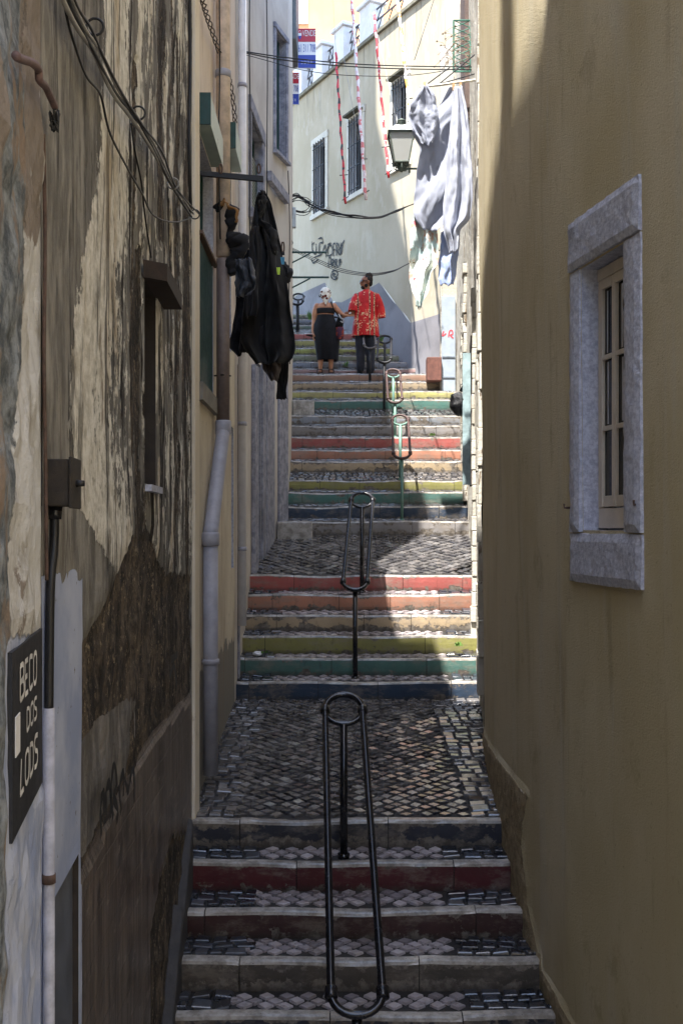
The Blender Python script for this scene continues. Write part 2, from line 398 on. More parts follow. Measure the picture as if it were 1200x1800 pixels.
M_PALE = plaster('pale_plaster', C(186, 178, 168), C(204, 198, 188), C(150, 142, 134), 1.1, 60, .2, .004, .3, .5)
M_RAG = m_grime('ragged_whitewash', C(172, 166, 152), C(190, 186, 176), C(120, 106, 88), C(92, 76, 60))
M_STEPST = m_stone('worn_step_stone', C(124, 118, 110), C(176, 170, 162), C(80, 74, 68), 8, .13, .002)
M_MORTAR = simple('dark_mortar', C(36, 33, 31), .7, 0, .35, 12, .5, .008)
M_CONCR = simple('rough_concrete', C(120, 116, 108), .85, 0, .25, 6, .5, .01)
M_COBD = m_cobble('dark_basalt_cobble', C(22, 24, 30), C(50, 53, 62), .14, .4)
M_COBL = m_cobble('pale_limestone_cobble', C(124, 116, 118), C(184, 174, 174), .25, .5)
M_COBM = m_cobble('mixed_grey_cobble', C(52, 52, 57), C(112, 108, 106), .07, .24)

# ---------------------------------------------------------------- ground and staircase
g = MB(); g.quad((-300, -300, -.95), (300, -300, -.95), (300, 300, -.95), (-300, 300, -.95))
tag(g.build('ground', M_CONCR, own_origin=False), kind='structure')
PC = dict(slate=C(34, 38, 50), darkred=C(74, 16, 24), brown=C(56, 31, 29), stonebrown=C(70, 64, 57), blue=C(34, 52, 72), teal=C(26, 98, 90),
          olive=C(128, 126, 52), beige=C(168, 147, 115), orange=C(170, 110, 84), red=C(156, 60, 56), grey=C(127, 124, 124), pink=C(178, 142, 140),
          yellow=C(172, 167, 98), green=C(148, 157, 131), palebl=C(138, 147, 162), bluegrey=C(121, 128, 137), redpink=C(176, 88, 86), orangebrown=C(155, 116, 94), lime=C(164, 170, 88),
          dkgreen=C(86, 108, 96))
PM = {k: m_paint('riser_paint_'+k, v, 1.2 if k in ('grey', 'stonebrown', 'slate', 'beige', 'bluegrey') else .5) for k, v in PC.items()}
# (distance, nosing row, foot row, paint, left x, right x)
low = [(5.67-.34*k, None, None, 'stonebrown') for k in (4, 3, 2, 1)]
ST = [(5.67, 1787, 1839, 'slate'), (6.0, 1690, 1741, 'stonebrown'), (6.37, 1602, 1648, 'brown'), (6.72, 1517, 1565, 'darkred'), (7.02, 1443, 1488, 'slate'),
      (10.5, 1199, 1229, 'blue'), (10.82, 1157, 1185, 'teal'), (11.14, 1118, 1148, 'olive'), (11.46, 1081, 1108, 'beige'), (11.78, 1045, 1071, 'orange'), (12.1, 1011, 1037, 'red'),
      (14.2, 916, 940, 'grey'), (14.5, 890, 912, 'blue'), (14.8, 865, 886, 'teal'), (15.1, 844, 862, 'olive'), (15.6, 810, 830, 'beige'), (15.9, 790, 808, 'orange'),
      (16.2, 768, 788, 'red'), (16.5, 748, 767, 'grey'), (16.8, 730, 746, 'bluegrey'), (17.25, 702, 720, 'teal'), (17.55, 687, 700, 'yellow'), (17.85, 671, 686, 'beige'), (18.2, 657, 670, 'orangebrown'),
      (18.75, 648, 657, 'pink'), (19.0, 636, 647, 'palebl'), (19.25, 624, 635, 'green'), (19.5, 611, 622, 'lime'), (19.75, 597, 608, 'yellow'), (20.0, 585, 597, 'redpink'),
      (21.2, 571, 579, 'dkgreen'), (21.6, 560, 568, 'palebl'), (22.0, 551, 558, 'green')]
STEPS = [(d, PZ(a, d), PZ(b, d), c) for d, a, b, c in ST]
z = STEPS[0][2]
LOW = []
for k in range(1, 5): LOW.append((5.67-.34*k, z-.01, z-.175, 'stonebrown')); z -= .185
STEPS = LOW[::-1]+STEPS
def gz(d):
    """height of the paving at a distance"""
    if d < STEPS[0][0]: return STEPS[0][2]
    for a, b in zip(STEPS, STEPS[1:]):
        if d < b[0]: return lerp(a[1], b[2], (d-a[0])/(b[0]-a[0]))
    return STEPS[-1][1]
def xr_of(d):
    return 2.35
def xl_of(d): return -3.6 if d > 18.4 else -1.6
def kerb(mb_attr, d, zt, zb, xa, xb, seed):
    V, Fc, mi, H = mb_attr; x = xa; rnd = random.Random(seed)
    while x < xb-.05:
        L = rnd.uniform(.5, 1.05); e = min(x+L, xb); n = max(3, int((e-x)/.07)); dy = rnd.uniform(-.006, .006); dz = rnd.uniform(-.004, .004)
        base = len(V); prof = 7
        for i in range(n+1):
            xx = lerp(x+.003, e-.003, i/n); ny = .007*fb(xx*5, seed, 0); wv = .011*noise.noise(Vector((xx*1.7, seed*3.1, 0)))+.004*fb(xx*9, seed, 4)
            wv -= .010*math.exp(-((xx-.35*math.sin(seed))/.35)**2)
            T_ = zt+wv+dz; hh = zt-zb
            endr = .006*(1 if i in (0, n) else 0)
            P_ = [(d+dy+ny*.5+.004, zb-.04, 0), (d+dy+ny+.002, zb+.02, .12), (d+dy+ny-.001, zb+hh*.5, .5), (d+dy+ny*.7, T_-.022, .88), (d+dy+.005+endr, T_-.005-endr, .98), (d+dy+.022, T_-endr*.5, 1), (d+.075, T_+.001, 1)]
            for (yy, zz, h) in P_: V.append((xx, yy, zz)); H.append(h)
        for i in range(n):
            for j in range(prof-1):
                a = base+i*prof+j; b = a+prof
                Fc.append((a, b, b+1, a+1)); mi.append(0 if j < 3 else 1)
        for i in (0, n):
            a = base+i*prof; ring = [a+j for j in range(prof)]; Fc.append(tuple(ring)); mi.append(1)
        x = e
def stone(V, Fc, c, ux, uy, n, rnd, hgt=.006, tk=1.):
    """one sett: sides and a domed, slightly tilted top"""
    b = len(V); tx, ty = rnd.uniform(-.12, .12)*tk, (rnd.uniform(-.14, .10)-.02)*tk; hh = hgt*rnd.uniform(.6, 1.2)
    jit = [rnd.uniform(.86, 1.02) for _ in range(4)]
    cor = [(-1, -1), (1, -1), (1, 1), (-1, 1)]
    for (sx, sy), k in zip(cor, jit): V.append(tuple(c+ux*sx*k+uy*sy*k-n*.012))
    for (sx, sy), k in zip(cor, jit):
        q = ux*sx*k*.93+uy*sy*k*.93; V.append(tuple(c+q+n*(hh*.45+q.x*tx+q.y*ty)))
    for (sx, sy), k in zip(cor, jit):
        q = ux*sx*k*.84+uy*sy*k*.84; V.append(tuple(c+q+n*(hh+q.x*tx+q.y*ty)))
    for i in range(4):
        j = (i+1) % 4; Fc.append((b+i, b+j, b+4+j, b+4+i)); Fc.append((b+4+i, b+4+j, b+8+j, b+8+i))
    Fc.append((b+8, b+9, b+10, b+11))
def pave(name, parent, y0, z0, y1, z1, xa, xb, size, pattern, mat, seed, inset=0.):
    V, Fc = [], []; rnd = random.Random(seed); n = Vector((0, -(z1-z0), y1-y0)).normalized(); t = Vector((0, y1-y0, z1-z0)).normalized(); X = Vector((1, 0, 0))
    L = math.hypot(y1-y0, z1-z0)
    if pattern == 'diamond':
        h = size*.5*math.sqrt(2); u = 0; r = 0
        while u < L-h*.4:
            x = xa+(h if r % 2 else 0)+h*.3
            while x < xb:
                if u > h*.35:
                    a = (X+t).normalized(); b = (t-X).normalized(); s = size*.5-.004
                    kk = .3 if mat is M_COBL else 1.; sx = rnd.uniform(.86, 1.03); rt = rnd.uniform(-.13, .13)
                    stone(V, Fc, Vector((x+rnd.uniform(-.009, .009), y0, z0))+t*(u+rnd.uniform(-.007, .007)), (a+b*rt*kk)*s*(sx*.97 if kk > .9 else .9), (b-a*rt*kk)*s*(rnd.uniform(.86, 1.03)*.97 if kk > .9 else rnd.uniform(.86, .92)), n, rnd, *((.0025, .45) if mat is M_COBL else (.006, 1.)))
                x += 2*h
            u += h; r += 1
    else:
        rows = max(1, int(round(L/size))); dz = L/rows
        for r in range(rows):
            x = xa+rnd.uniform(0, .04)
            while x < xb-.02:
                wd = size*rnd.uniform(.75, 1.35)
                stone(V, Fc, Vector((x+wd/2, y0, z0))+t*((r+.5)*dz+rnd.uniform(-.006, .006)), X*(wd/2-.005), t*(dz/2-.005), n, rnd, .011)
                x += wd
    if V: link_mesh(name, V, Fc, mat, parent, False)
flights = [('stair_flight', STEPS[:9]), ('stair_flight', STEPS[9:15]), ('stair_flight', STEPS[15:28]), ('stair_flight', STEPS[28:])]
for fi, (nm, ss_) in enumerate(flights):
    root = empty(nm, (0, ss_[0][0], ss_[0][2]), kind='structure')
    for i, (d, zt, zb, c) in enumerate(ss_):
        xa, xb = xl_of(d), xr_of(d)
        if fi == 3 and i > 5: xa, xb = -4.5, -.35
        acc = ([], [], [], []); kerb(acc, d, zt, zb, xa, xb, int(d*100))
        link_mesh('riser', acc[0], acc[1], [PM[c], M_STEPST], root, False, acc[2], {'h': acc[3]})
        last = i == len(ss_)-1
        if last and fi < 3: continue
        if last: d2, z2 = 26., zt+.5
        else: d2, z2 = ss_[i+1][0]+.02, ss_[i+1][2]
        t = MB(); t.hexa([(xa, d+.06, zb-.3), (xb, d+.06, zb-.3), (xb, d2, zb-.3), (xa, d2, zb-.3), (xa, d+.06, zt-.012), (xb, d+.06, zt-.012), (xb, d2, z2-.012), (xa, d2, z2-.012)])
        t.build('tread_bed', M_MORTAR, root)
        if fi == 0:
            l, r = -.74+.03*i, .76-.02*i
            pave('tread_setts_dark', root, d+.080, zt, d2-.02, z2, -1.12, l, .105, 'row', M_COBD, i+1)
            pave('tread_setts_pale', root, d+.080, zt, d2-.02, z2, l, r, .084, 'diamond', M_COBL, i+31)
            pave('tread_setts_dark', root, d+.080, zt, d2-.02, z2, r, 1.25, .1, 'row', M_COBD, i+61)
        elif fi == 1:
            pave('tread_setts_dark', root, d+.080, zt, d2-.02, z2, -1.12, -.72, .1, 'row', M_COBD, i+101)
            pave('tread_setts_pale', root, d+.080, zt, d2-.02, z2, -.72, 1.1, .08, 'diamond', M_COBL, i+131)
            pave('tread_setts_dark', root, d+.080, zt, d2-.02, z2, 1.1, 1.6, .1, 'row', M_COBD, i+161)
        elif d < 20.5:
            pave('tread_setts', root, d+.080, zt, d2-.02, z2, -1.0 if fi == 2 else -2.2, 2.0 if fi == 2 else 1.5, .085, 'row', M_COBM, i+201)
def landing(a, b, strips, extra=0.):
    (d0, zt0, _, _), (d1, _, zb1, _) = a, b
    root = empty('landing', (0, d0, zt0), kind='structure')
    t = MB(); t.hexa([(-1.7, d0+.06, zt0-.5), (2.3, d0+.06, zt0-.5), (2.3, d1+.03, zt0-.5), (-1.7, d1+.03, zt0-.5), (-1.7, d0+.06, zt0-.012), (2.3, d0+.06, zt0-.012), (2.3, d1+.03, zb1-.012), (-1.7, d1+.03, zb1-.012)])
    t.build('paving_bed', M_MORTAR, root)
    for k, (xa, xb, size, pat, m) in enumerate(strips):
        pave('paving_setts', root, d0+.080, zt0, d1, zb1, xa, xb, size, pat, m, int(d0*7)+k)
landing(STEPS[8], STEPS[9], [(-1.12, -.78, .1, 'row', M_COBM), (-.78, .86, .09, 'diamond', M_COBM), (.86, 1.45, .105, 'row', M_COBM)])
landing(STEPS[14], STEPS[15], [(-1.12, 1.75, .11, 'diamond', M_COBM)])
landing(STEPS[27], STEPS[28], [(-3.0, 1.5, .09, 'row', M_COBM)])

# ---------------------------------------------------------------- left side: stone pier house
LA = [(-1.5, -6.), (-1.15, -2.), (-.72, .4), (-.68, 2.1), (-.79, 2.765)]
house = empty('corner_house', (-.79, 2.5, -.9), 'rough stone and whitewash corner house carrying the black street name panel at the left edge', 'house')
def a_pier(px, py, d, z):
    n = fb(d*4, z*1.3, 3)
    xb = pl([(0, 28), (300, 30), (620, 36), (800, 26), (950, 20), (1110, 18), (1500, 16)], py)
    return dict(light=clamp((px-xb)/50+.5-.35*clamp((700-py)/700)+n*.3), crack=clamp(.25+.5*n+(.35 if py < 420 and px > 20 else 0)), blue=clamp((py-1120)/160+.5)*clamp((px-8)/16+.5))
def d_pier(d, z): return .022*fb(d*3.5, z*3, 1)+.01*fb(d*12, z*10, 2)
wall('wall', LA[2:], 1, -.95, 14.0, [M_PIER], house, .035, .05, disp=lambda d, z: d_pier(d, z)*(.25 if d > 2.17 and 1.95 < z < 2.43 else 1) if 1.9 < d < 2.74 else 0, attr=a_pier)
wall('wall', LA[:3], 1, -.95, 14.0, [M_CREAM], house, .5, .6)
house_core(LA, 1, -.95, 14.0, M_CORE, M_ROOF, house)
b = MB(); b.box(-5.2, -.8, -5, .9, 14.19, 17.0); b.hexa([(-5.2, .901, 14.19), (-.8, .901, 14.19), (-.8, 2.75, 14.19), (-5.2, 2.75, 14.19), (-5.2, .901, 15.6), (-.8, .901, 15.6), (-.8, 2.75, 15.08), (-5.2, 2.75, 15.08)]); b.build('sun_block', M_CREAM, house); MB().box(-.97, -.82, 2.32, 2.46, 14.19, 17.6).build('shadow_post', M_CORE, house)  # unseen roof blocks and post added to shape sun bands on the ochre wall
def wall_map(path, side, off): return lambda d, z: wp(path, side, d, z, off)
# black painted street-name panel and its lettering
pn = MB(); NP = 8
for i in range(NP):
    d0, d1 = lerp(2.2, 2.73, i/NP), lerp(2.2, 2.73, (i+1)/NP)
    wbox(pn, LA, 1, d0, d1, 1.985, 2.385, -.01, .0085)
panel = pn.build('street_name_panel', simple('black_board_paint', C(30, 32, 38), .6), house)
def text_mesh(txt, size):
    cu = bpy.data.curves.new('t', 'FONT'); cu.body = txt; cu.size = size; cu.align_x = 'LEFT'; cu.resolution_u = 3
    o = bpy.data.objects.new('t', cu); COL.objects.link(o); bpy.context.view_layer.update()
    me = bpy.data.meshes.new_from_object(o.evaluated_get(bpy.context.evaluated_depsgraph_get()))
    vs = [tuple(v.co) for v in me.vertices]; fs = [tuple(p.vertices) for p in me.polygons]
    bpy.data.objects.remove(o); bpy.data.curves.remove(cu); bpy.data.meshes.remove(me); return vs, fs
def wall_text(name, txt, mp, u0, u1, v0, v1, mat, parent, bold=0):
    vs, fs = text_mesh(txt, 1.); xs = [v[0] for v in vs]; ys = [v[1] for v in vs]
    ax, bx, ay, by = min(xs), max(xs), min(ys), max(ys)
    V = [mp(lerp(u0, u1, (v[0]-ax)/(bx-ax)), lerp(v0, v1, (v[1]-ay)/(by-ay))) for v in vs]
    return link_mesh(name, V, fs, mat, parent)
def strokes(name, polys, mp, wd, mat, parent):
    """brush strokes lying on a wall; polys hold (u, v) in wall metres"""
    V, Fc = [], []
    for q in polys:
        q = cr([tuple(map(float, p)) for p in q], 5)
        for i, p in enumerate(q):
            a = q[max(0, i-1)]; b = q[min(len(q)-1, i+1)]; tx, ty = b[0]-a[0], b[1]-a[1]; l = math.hypot(tx, ty) or 1
            nx, ny = -ty/l*wd/2, tx/l*wd/2; off = len(V)
            V.append(mp(p[0]+nx, p[1]+ny)); V.append(mp(p[0]-nx, p[1]-ny))
            if i: Fc.append((off-2, off-1, off+1, off))
    return link_mesh(name, V, Fc, mat, parent)
M_LET = simple('white_lettering', C(214, 214, 214), .7)
mpA = wall_map(LA, 1, .0105)
def block_letters(word, u0, u1, v0, v1):
    gl = {'B': [[(0, 0), (0, 1)], [(0, 1), (.85, .97), (.9, .6), (.1, .53)], [(.1, .53), (.95, .48), (1, .08), (0, 0)]], 'E': [[(0, 0), (0, 1)], [(0, 1), (.9, 1)], [(0, .52), (.7, .52)], [(0, 0), (.95, 0)]],
          'C': [[(1, .95), (.2, 1), (0, .75), (0, .2), (.3, 0), (1, .06)]], 'O': [[(.5, 1), (.05, .85), (0, .2), (.4, 0), (.95, .15), (1, .85), (.5, 1)]],
          'D': [[(0, 0), (0, 1)], [(0, 1), (.8, .9), (1, .5), (.8, .1), (0, 0)]], 'S': [[(1, .95), (.3, 1), (0, .8), (.3, .55), (.9, .42), (1, .15), (.6, 0), (0, .05)]], 'L': [[(.3, 1), (0, 0)], [(0, 0), (.9, 0)]]}
    n = len(word); cw = (u1-u0)/n; out = []
    for i, ch in enumerate(word):
        a = u0+i*cw
        for q in gl[ch]: out.append([(a+p[0]*cw*.74, lerp(v0, v1, p[1])) for p in q])
    return out
def zat(path, px, py): return PZ(py, pxd(path, px))
strokes('lettering', block_letters('BECO', pxd(LA, 27), pxd(LA, 58), zat(LA, 27, 1232), zat(LA, 27, 1172)), mpA, .0125, M_LET, house)
strokes('lettering', block_letters('DOS', pxd(LA, 40), pxd(LA, 58), zat(LA, 40, 1286), zat(LA, 40, 1247)), mpA, .0095, M_LET, house)
strokes('lettering', block_letters('LODS', pxd(LA, 28), pxd(LA, 61), zat(LA, 28, 1398), zat(LA, 28, 1338)), mpA, .0125, M_LET, house)
sm = MB(); wbox(sm, LA, 1, pxd(LA, 18), pxd(LA, 26), zat(LA, 18, 1333), zat(LA, 18, 1262), .0085, .0105); sm.build('notice_plate', M_WHITE, house)

# ---------------------------------------------------------------- left side: peeling house
LC = [(-.79, 2.77), (-.84, 3.4), (-.885, 4.4), (-1.0, 7.04)]
peel = empty('peeling_house', (-1., 5., -.9), 'peeling grey and cream house wall with exposed rubble and brown tiled base on the left', 'house')
def a_peel(px, py, d, z):
    n = fb(d*2.2, z*.8, 1); n2 = fb(d*7, z*2.5, 5)
    xb = pl([(0, 178), (160, 172), (330, 166), (400, 150), (480, 138), (600, 128), (750, 120), (880, 135), (960, 175), (1010, 200)], py)
    light = (px-xb)/34+.5
    if px > xb: light = min(light, .5+.34*clamp(1.25-(px-xb)/75, -.25, 1)+n*.25)
    if py > 380: light = min(light, (262-px)/40+.62)
    if px > 232: light = .46+n2*.6+(.08 if px > 300 else 0)
    light = min(light, (1010-py)/90+.5+n*.6)
    yb = pl([(145, 1140), (180, 1075), (205, 1010), (230, 945), (260, 930), (290, 1010), (335, 1010)], px)
    dark = (py-yb)/50+.5
    ty = pl([(60, 1660), (145, 1535), (154, 1518), (271, 1289), (323, 1232), (340, 1215)], px)
    if py > ty+10: dark = 0
    # the dark vertical scar beside the slot window and the scar under the eaves
    for (xc, hw, ya, yb_) in ((247, 13, 430, 1010), (284, 7, -400, 430), (312, 6, 60, 1010), (328, 5, 300, 1010), (331, 6, -400, 1200), (236, 5, 100, 800), (300, 4, -400, 700)):
        if ya < py < yb_: dark = max(dark, .72-abs(px-xc+n*8)/hw*.4+n2*.12)
    grey = min((py-pl([(150, 1300), (180, 1262), (235, 1225)], px))/40+.5, (232-px+n2*18)/16+.5, (ty-14-py)/20+.5, (px-150)/8+.5)
    tile = (py-ty)/10+.5
    if px > 262 and py > 1470:      # broken tiles round the foot
        cx = pl([(1470, 318), (1560, 292), (1640, 276), (1800, 262)], py)
        if px > cx-14+n2*8: tile = 0; dark = .8
    blue = min((py-1012-n2*22)/14+.5, (143.5-px)/2.5+.5)
    if blue > .5: tile = dark = grey = 0
    return dict(light=clamp(light), dark=clamp(dark), grey=clamp(grey), tile=clamp(tile), blue=clamp(blue), crack=clamp((px-150)/60) if py < 1000 else 0)
def d_peel(d, z):
    px, py = proj((wx(LC, d), d, z)); a = a_peel(px, py, d, z)
    return -.016*a['dark']+.005*a['light']+.012*fb(d*1.5, z*.7, 8)+.009*fb(d*8, z*6, 9)*(a['dark']+.25)*(1-a['tile'])*(1-a['blue'])
ND0, ND1 = pxd(LC, 91), pxd(LC, 137.5)
slot = (4.83, 5.22, PZ(852, 5.0), PZ(505, 5.0), .22)
niche = (ND0, ND1, -.9, PZ(1542, (ND0+ND1)/2), .03)
wall('wall', LC, 1, -.95, 11.1, [M_PEEL, simple('dark_reveal', C(52, 46, 42), .9, 0, .3, 12, .5)], peel, .022, .04, openings=[slot, niche], disp=d_peel, attr=a_peel)
house_core(LC, 1, -.95, 11.1, M_CORE, M_ROOF, peel)
b = MB(); b.hexa([(-5.3, 2.78, 11.285), (-.8, 2.78, 11.285), (-.8, 4.6, 11.285), (-5.3, 4.6, 11.285), (-5.3, 2.78, 15.08), (-.8, 2.78, 15.08), (-.8, 4.6, 14.6), (-5.3, 4.6, 14.6)]); b.build('sloped_sun_block', M_CREAM, peel)  # unseen sloped mass added to set the sun edge on the right wall
w_ = MB(); wbox(w_, LC, 1, slot[0]+.01, slot[1]-.01, slot[2]+.01, slot[3]-.01, -.2, -.15); win = w_.build('slot_window', simple('old_dark_wood', C(44, 38, 34), .7, 0, .4, 18, .5), peel)
hd = MB(); hn = [wp(LC, 1, 4.78, 0, 0), wp(LC, 1, 5.5, 0, 0), wp(LC, 1, 5.5, 0, .1), wp(LC, 1, 4.86, 0, .1)]
za = PZ(462, 4.85); hd.hexa([(a[0], a[1], za-.08-.0*i) for i, a in enumerate(hn)]+[(a[0], a[1], za) for a in hn]); hd.build('wooden_hood', simple('old_brown_wood', C(50, 38, 30), .75, 0, .4, 20, .5), peel)
s_ = MB(); wbox(s_, LC, 1, 4.86, 5.26, slot[2]-.035, slot[2]-.004, -.1, .03); s_.build('stone_sill', M_LIME, peel)
w_ = MB(); wbox(w_, LC, 1, ND0+.004, ND1-.004, -.85, niche[3]-.004, -.028, -.018); w_.build('meter_door', simple('slate_blue_door', C(88, 94, 108), .6), peel)

# smooth rendered plinth at the foot of the steps, three sloping lengths
p_ = MB()
for (a, b, t1) in ((5.3, 6.1, .045), (6.105, 6.72, .04)):
    q = [wp(LC, 1, a, 0, -.02), wp(LC, 1, b, 0, -.02), wp(LC, 1, b, 0, t1), wp(LC, 1, a, 0, t1)]
    h = [gz(a)+.12, gz(b)+.3]
    p_.hexa([(v[0], v[1], gz(a)-.4) for v in q]+[(q[0][0], q[0][1], h[0]), (q[1][0], q[1][1], h[1]), (q[2][0], q[2][1], h[1]-.02), (q[3][0], q[3][1], h[0]-.02)])
bevel(p_.build('plinth', simple('dark_render', C(62, 60, 60), .8, 0, .3, 7, .5, .01), peel), .012)
# spray tag on the grey patch
mpC = wall_map(LC, 1, .02)
def pxmap(path, side, off):
    """picture-measured strokes carried on to the wall itself"""
    cache = {}
    def f(px, py):
        k = round(px, 1)
        if k not in cache: cache[k] = pxd_lin(path, px)
        d = cache[k]; return wp(path, side, d, PZ(py, d), off)
    return f
def pxd_lin(path, px):
    a, b = max(path[0][1], 1.5), path[-1][1]; k = (px-CX)/F; g = lambda d: wx(path, d)/d-k
    n = 60; prev = a
    for i in range(1, n+1):
        d = a+(b-a)*i/n
        if g(prev)*g(d) <= 0:
            lo, hi = prev, d
            for _ in range(30):
                m = (lo+hi)/2
                if g(lo)*g(m) <= 0: hi = m
                else: lo = m
            return (lo+hi)/2
        prev = d
    return pxd(path, px)
tagm = simple('black_spray', C(22, 22, 24), .7)
def pstrokes(name, polys, path, side, off, wd, mat, parent):
    mp = pxmap(path, side, off); V, Fc = [], []
    for q in polys:
        q = [Vector(mp(*p)) for p in cr([tuple(map(float, p)) for p in q], 4)]
        for i, p in enumerate(q):
            t = (q[min(len(q)-1, i+1)]-q[max(0, i-1)]).normalized(); n = wn(path, p.y, side); s = t.cross(n)*wd/2*(.55+.75*abs(math.sin(i*.7+p.z*9))); o = len(V)
            V += [tuple(p+s), tuple(p-s)]
            if i: Fc.append((o-2, o-1, o+1, o))
    return link_mesh(name, V, Fc, mat, parent)
pstrokes('graffiti', [[(163, 1470), (161, 1430), (164, 1398), (167, 1400), (168, 1450)], [(172, 1445), (171, 1395), (178, 1380), (179, 1440)], [(184, 1440), (180, 1390), (186, 1345), (191, 1380), (185, 1400), (193, 1425), (190, 1445)],
                      [(199, 1430), (196, 1385), (203, 1360), (203, 1400)], [(206, 1372), (212, 1390), (216, 1368), (222, 1355), (223, 1412)]], LC, 1, .03, .035, tagm, peel)
pstrokes('graffiti', [[(288, 1190), (296, 1170), (301, 1205)], [(291, 1160), (303, 1150)]], LC, 1, .03, .035, tagm, peel)
# small iron hooks along the cable run are their own things further down

# ---------------------------------------------------------------- left side: peach house with the two green roller boxes
LP = [(-1.01, 7.05), (-1.03, 8.5), (-1.05, 10.34)]
peach = empty('peach_house', (-1.03, 8.7, -.9), 'peach and cream rendered house with two green roller boxes beside the grey downpipe', 'house')
w1 = (7.56, 8.45, 3.68, 5.47, .16); w2 = (9.42, 9.98, 4.3, 6.05, .16); w3 = (10.0, 10.24, 2.25, 3.6, .2)
def m_cream_peach():
    t = T('peach_over_cream_render'); v = t.pos(); x, y, z = t.xyz()
    base = t.mix(t.ss(t.noise(v, .9, 5), .35, .65), C(208, 194, 180), C(218, 206, 194))
    low_ = t.mix(t.ss(t.noise(v, 1.2, 5), .35, .65), C(186, 174, 154), C(206, 196, 176))
    zz = t.math('ADD', z, t.math('MULTIPLY', t.noise(t.pos(3, 3, 3), 1.4, 5), .5))
    c = t.mix(t.ss(zz, 4.65, 4.78), low_, base)
    c = t.mix(t.ss(zz, 1.82, 1.85), C(128, 124, 116), c)
    c = t.mix(t.math('MULTIPLY', t.ss(t.noise(t.pos(3, 3, .35), 3, 6, .7), .52, .72), .6), c, C(134, 108, 84))
    c = t.mix(t.ss(t.noise(v, 14, 5, .7), .62, .7, 0, .6), c, C(112, 98, 84))
    h = t.math('ADD', t.noise(v, 70, 3), t.math('MULTIPLY', t.noise(v, 4, 4), 1.2)); h = t.math('ADD', h, t.math('MULTIPLY', t.ss(zz, 1.82, 1.85), -1.))
    return t.done(c, .9, t.bump(h, .3, .005), 0, .3)
M_CP = m_cream_peach()
def d_soft(k=.006): return lambda d, z: k*fb(d*1.2, z*.6, 2)+k*.5*fb(d*5, z*4, 7)
wall('wall', LP, 1, -.95, 9.2, [M_CP, M_LIME], peach, .06, .08, openings=[w1, w2, w3], disp=d_soft())
house_core(LP, 1, -.95, 9.2, M_CORE, M_ROOF, peach)
MB().box(-1.75, -1.0, 9.6, 10.3, 9.39, 14.5).build('shadow_pillar', M_CP, peach)  # unseen pillar added to throw a shade patch on the second landing
def shutter(name, path, side, d0, d1, z0, z1, t0, mat, parent, slats=True, axis='v', pitch=.045):
    mb = MB(); wbox(mb, path, side, d0, d1, z0, z1, t0, t0+.018)
    if slats and axis == 'v':
        d = d0+.02
        while d < d1-.03: wbox(mb, path, side, d, d+pitch*.55, z0+.03, z1-.03, t0+.0181, t0+.030); d += pitch
    elif slats:
        z = z0+.03
        while z < z1-.03: wbox(mb, path, side, d0+.02, d1-.02, z, z+pitch*.6, t0+.0181, t0+.034); z += pitch
    return mb.build(name, mat, parent)
def window_of(path, side, o, parent, lower=None, jam=M_LIMED):
    wr = MB(); d0, d1, z0, z1 = o[:4]
    wbox(wr, path, side, d0+.01, d1-.01, z1-.05, z1-.004, -.15, -.08); wbox(wr, path, side, d0+.01, d0+.06, z0, z1-.052, -.15, -.08); wbox(wr, path, side, d1-.06, d1-.01, z0, z1-.052, -.15, -.08)
    win = wr.build('window', M_GREEN, parent)
    gm = MB(); wbox(gm, path, side, d0+.06, d1-.06, z0, z1-.05, -.14, -.12); gm.build('pane', M_GLASS, win); return win
win = window_of(LP, 1, w1, peach); shutter('guard_panel', LP, 1, 7.56, 8.45, 3.68, 4.74, -.03, M_GREEN, win)
b = MB(); wbox(b, LP, 1, 7.5, 8.52, 4.741, 4.765, -.04, .03); b.build('guard_rail', simple('brown_wood_rail', C(96, 74, 58), .6), win)
b = MB(); wbox(b, LP, 1, 7.45, 8.55, 3.55, 3.676, -.02, .035); b.build('sill', M_CONCR, win)
window_of(LP, 1, w2, peach)
window_of(LP, 1, w3, peach)
for (d0, d1, z0, z1) in ((7.4, 8.3, 5.48, 5.70), (9.4, 10.05, 6.03, 6.26)):
    r = MB(); wbox(r, LP, 1, d0+.012, d1-.002, z0+.004, z1-.002, .0, .094); bx_ = r.build('roller_box', simple('roller_box_grey_green', C(150, 168, 162), .35, 0, .12, 8, .1), peach)
    r = MB(); wbox(r, LP, 1, d0-.002, d0+.0105, z0-.001, z1+.003, .0, .097); r.build('end_board', M_GREEN, bx_)
pil = MB(); wbox(pil, LP, 1, 7.06, 7.3, -.9, 9.1, .0, .03); bevel(pil.build('corner_pilaster', M_CREAM, peach), .006)

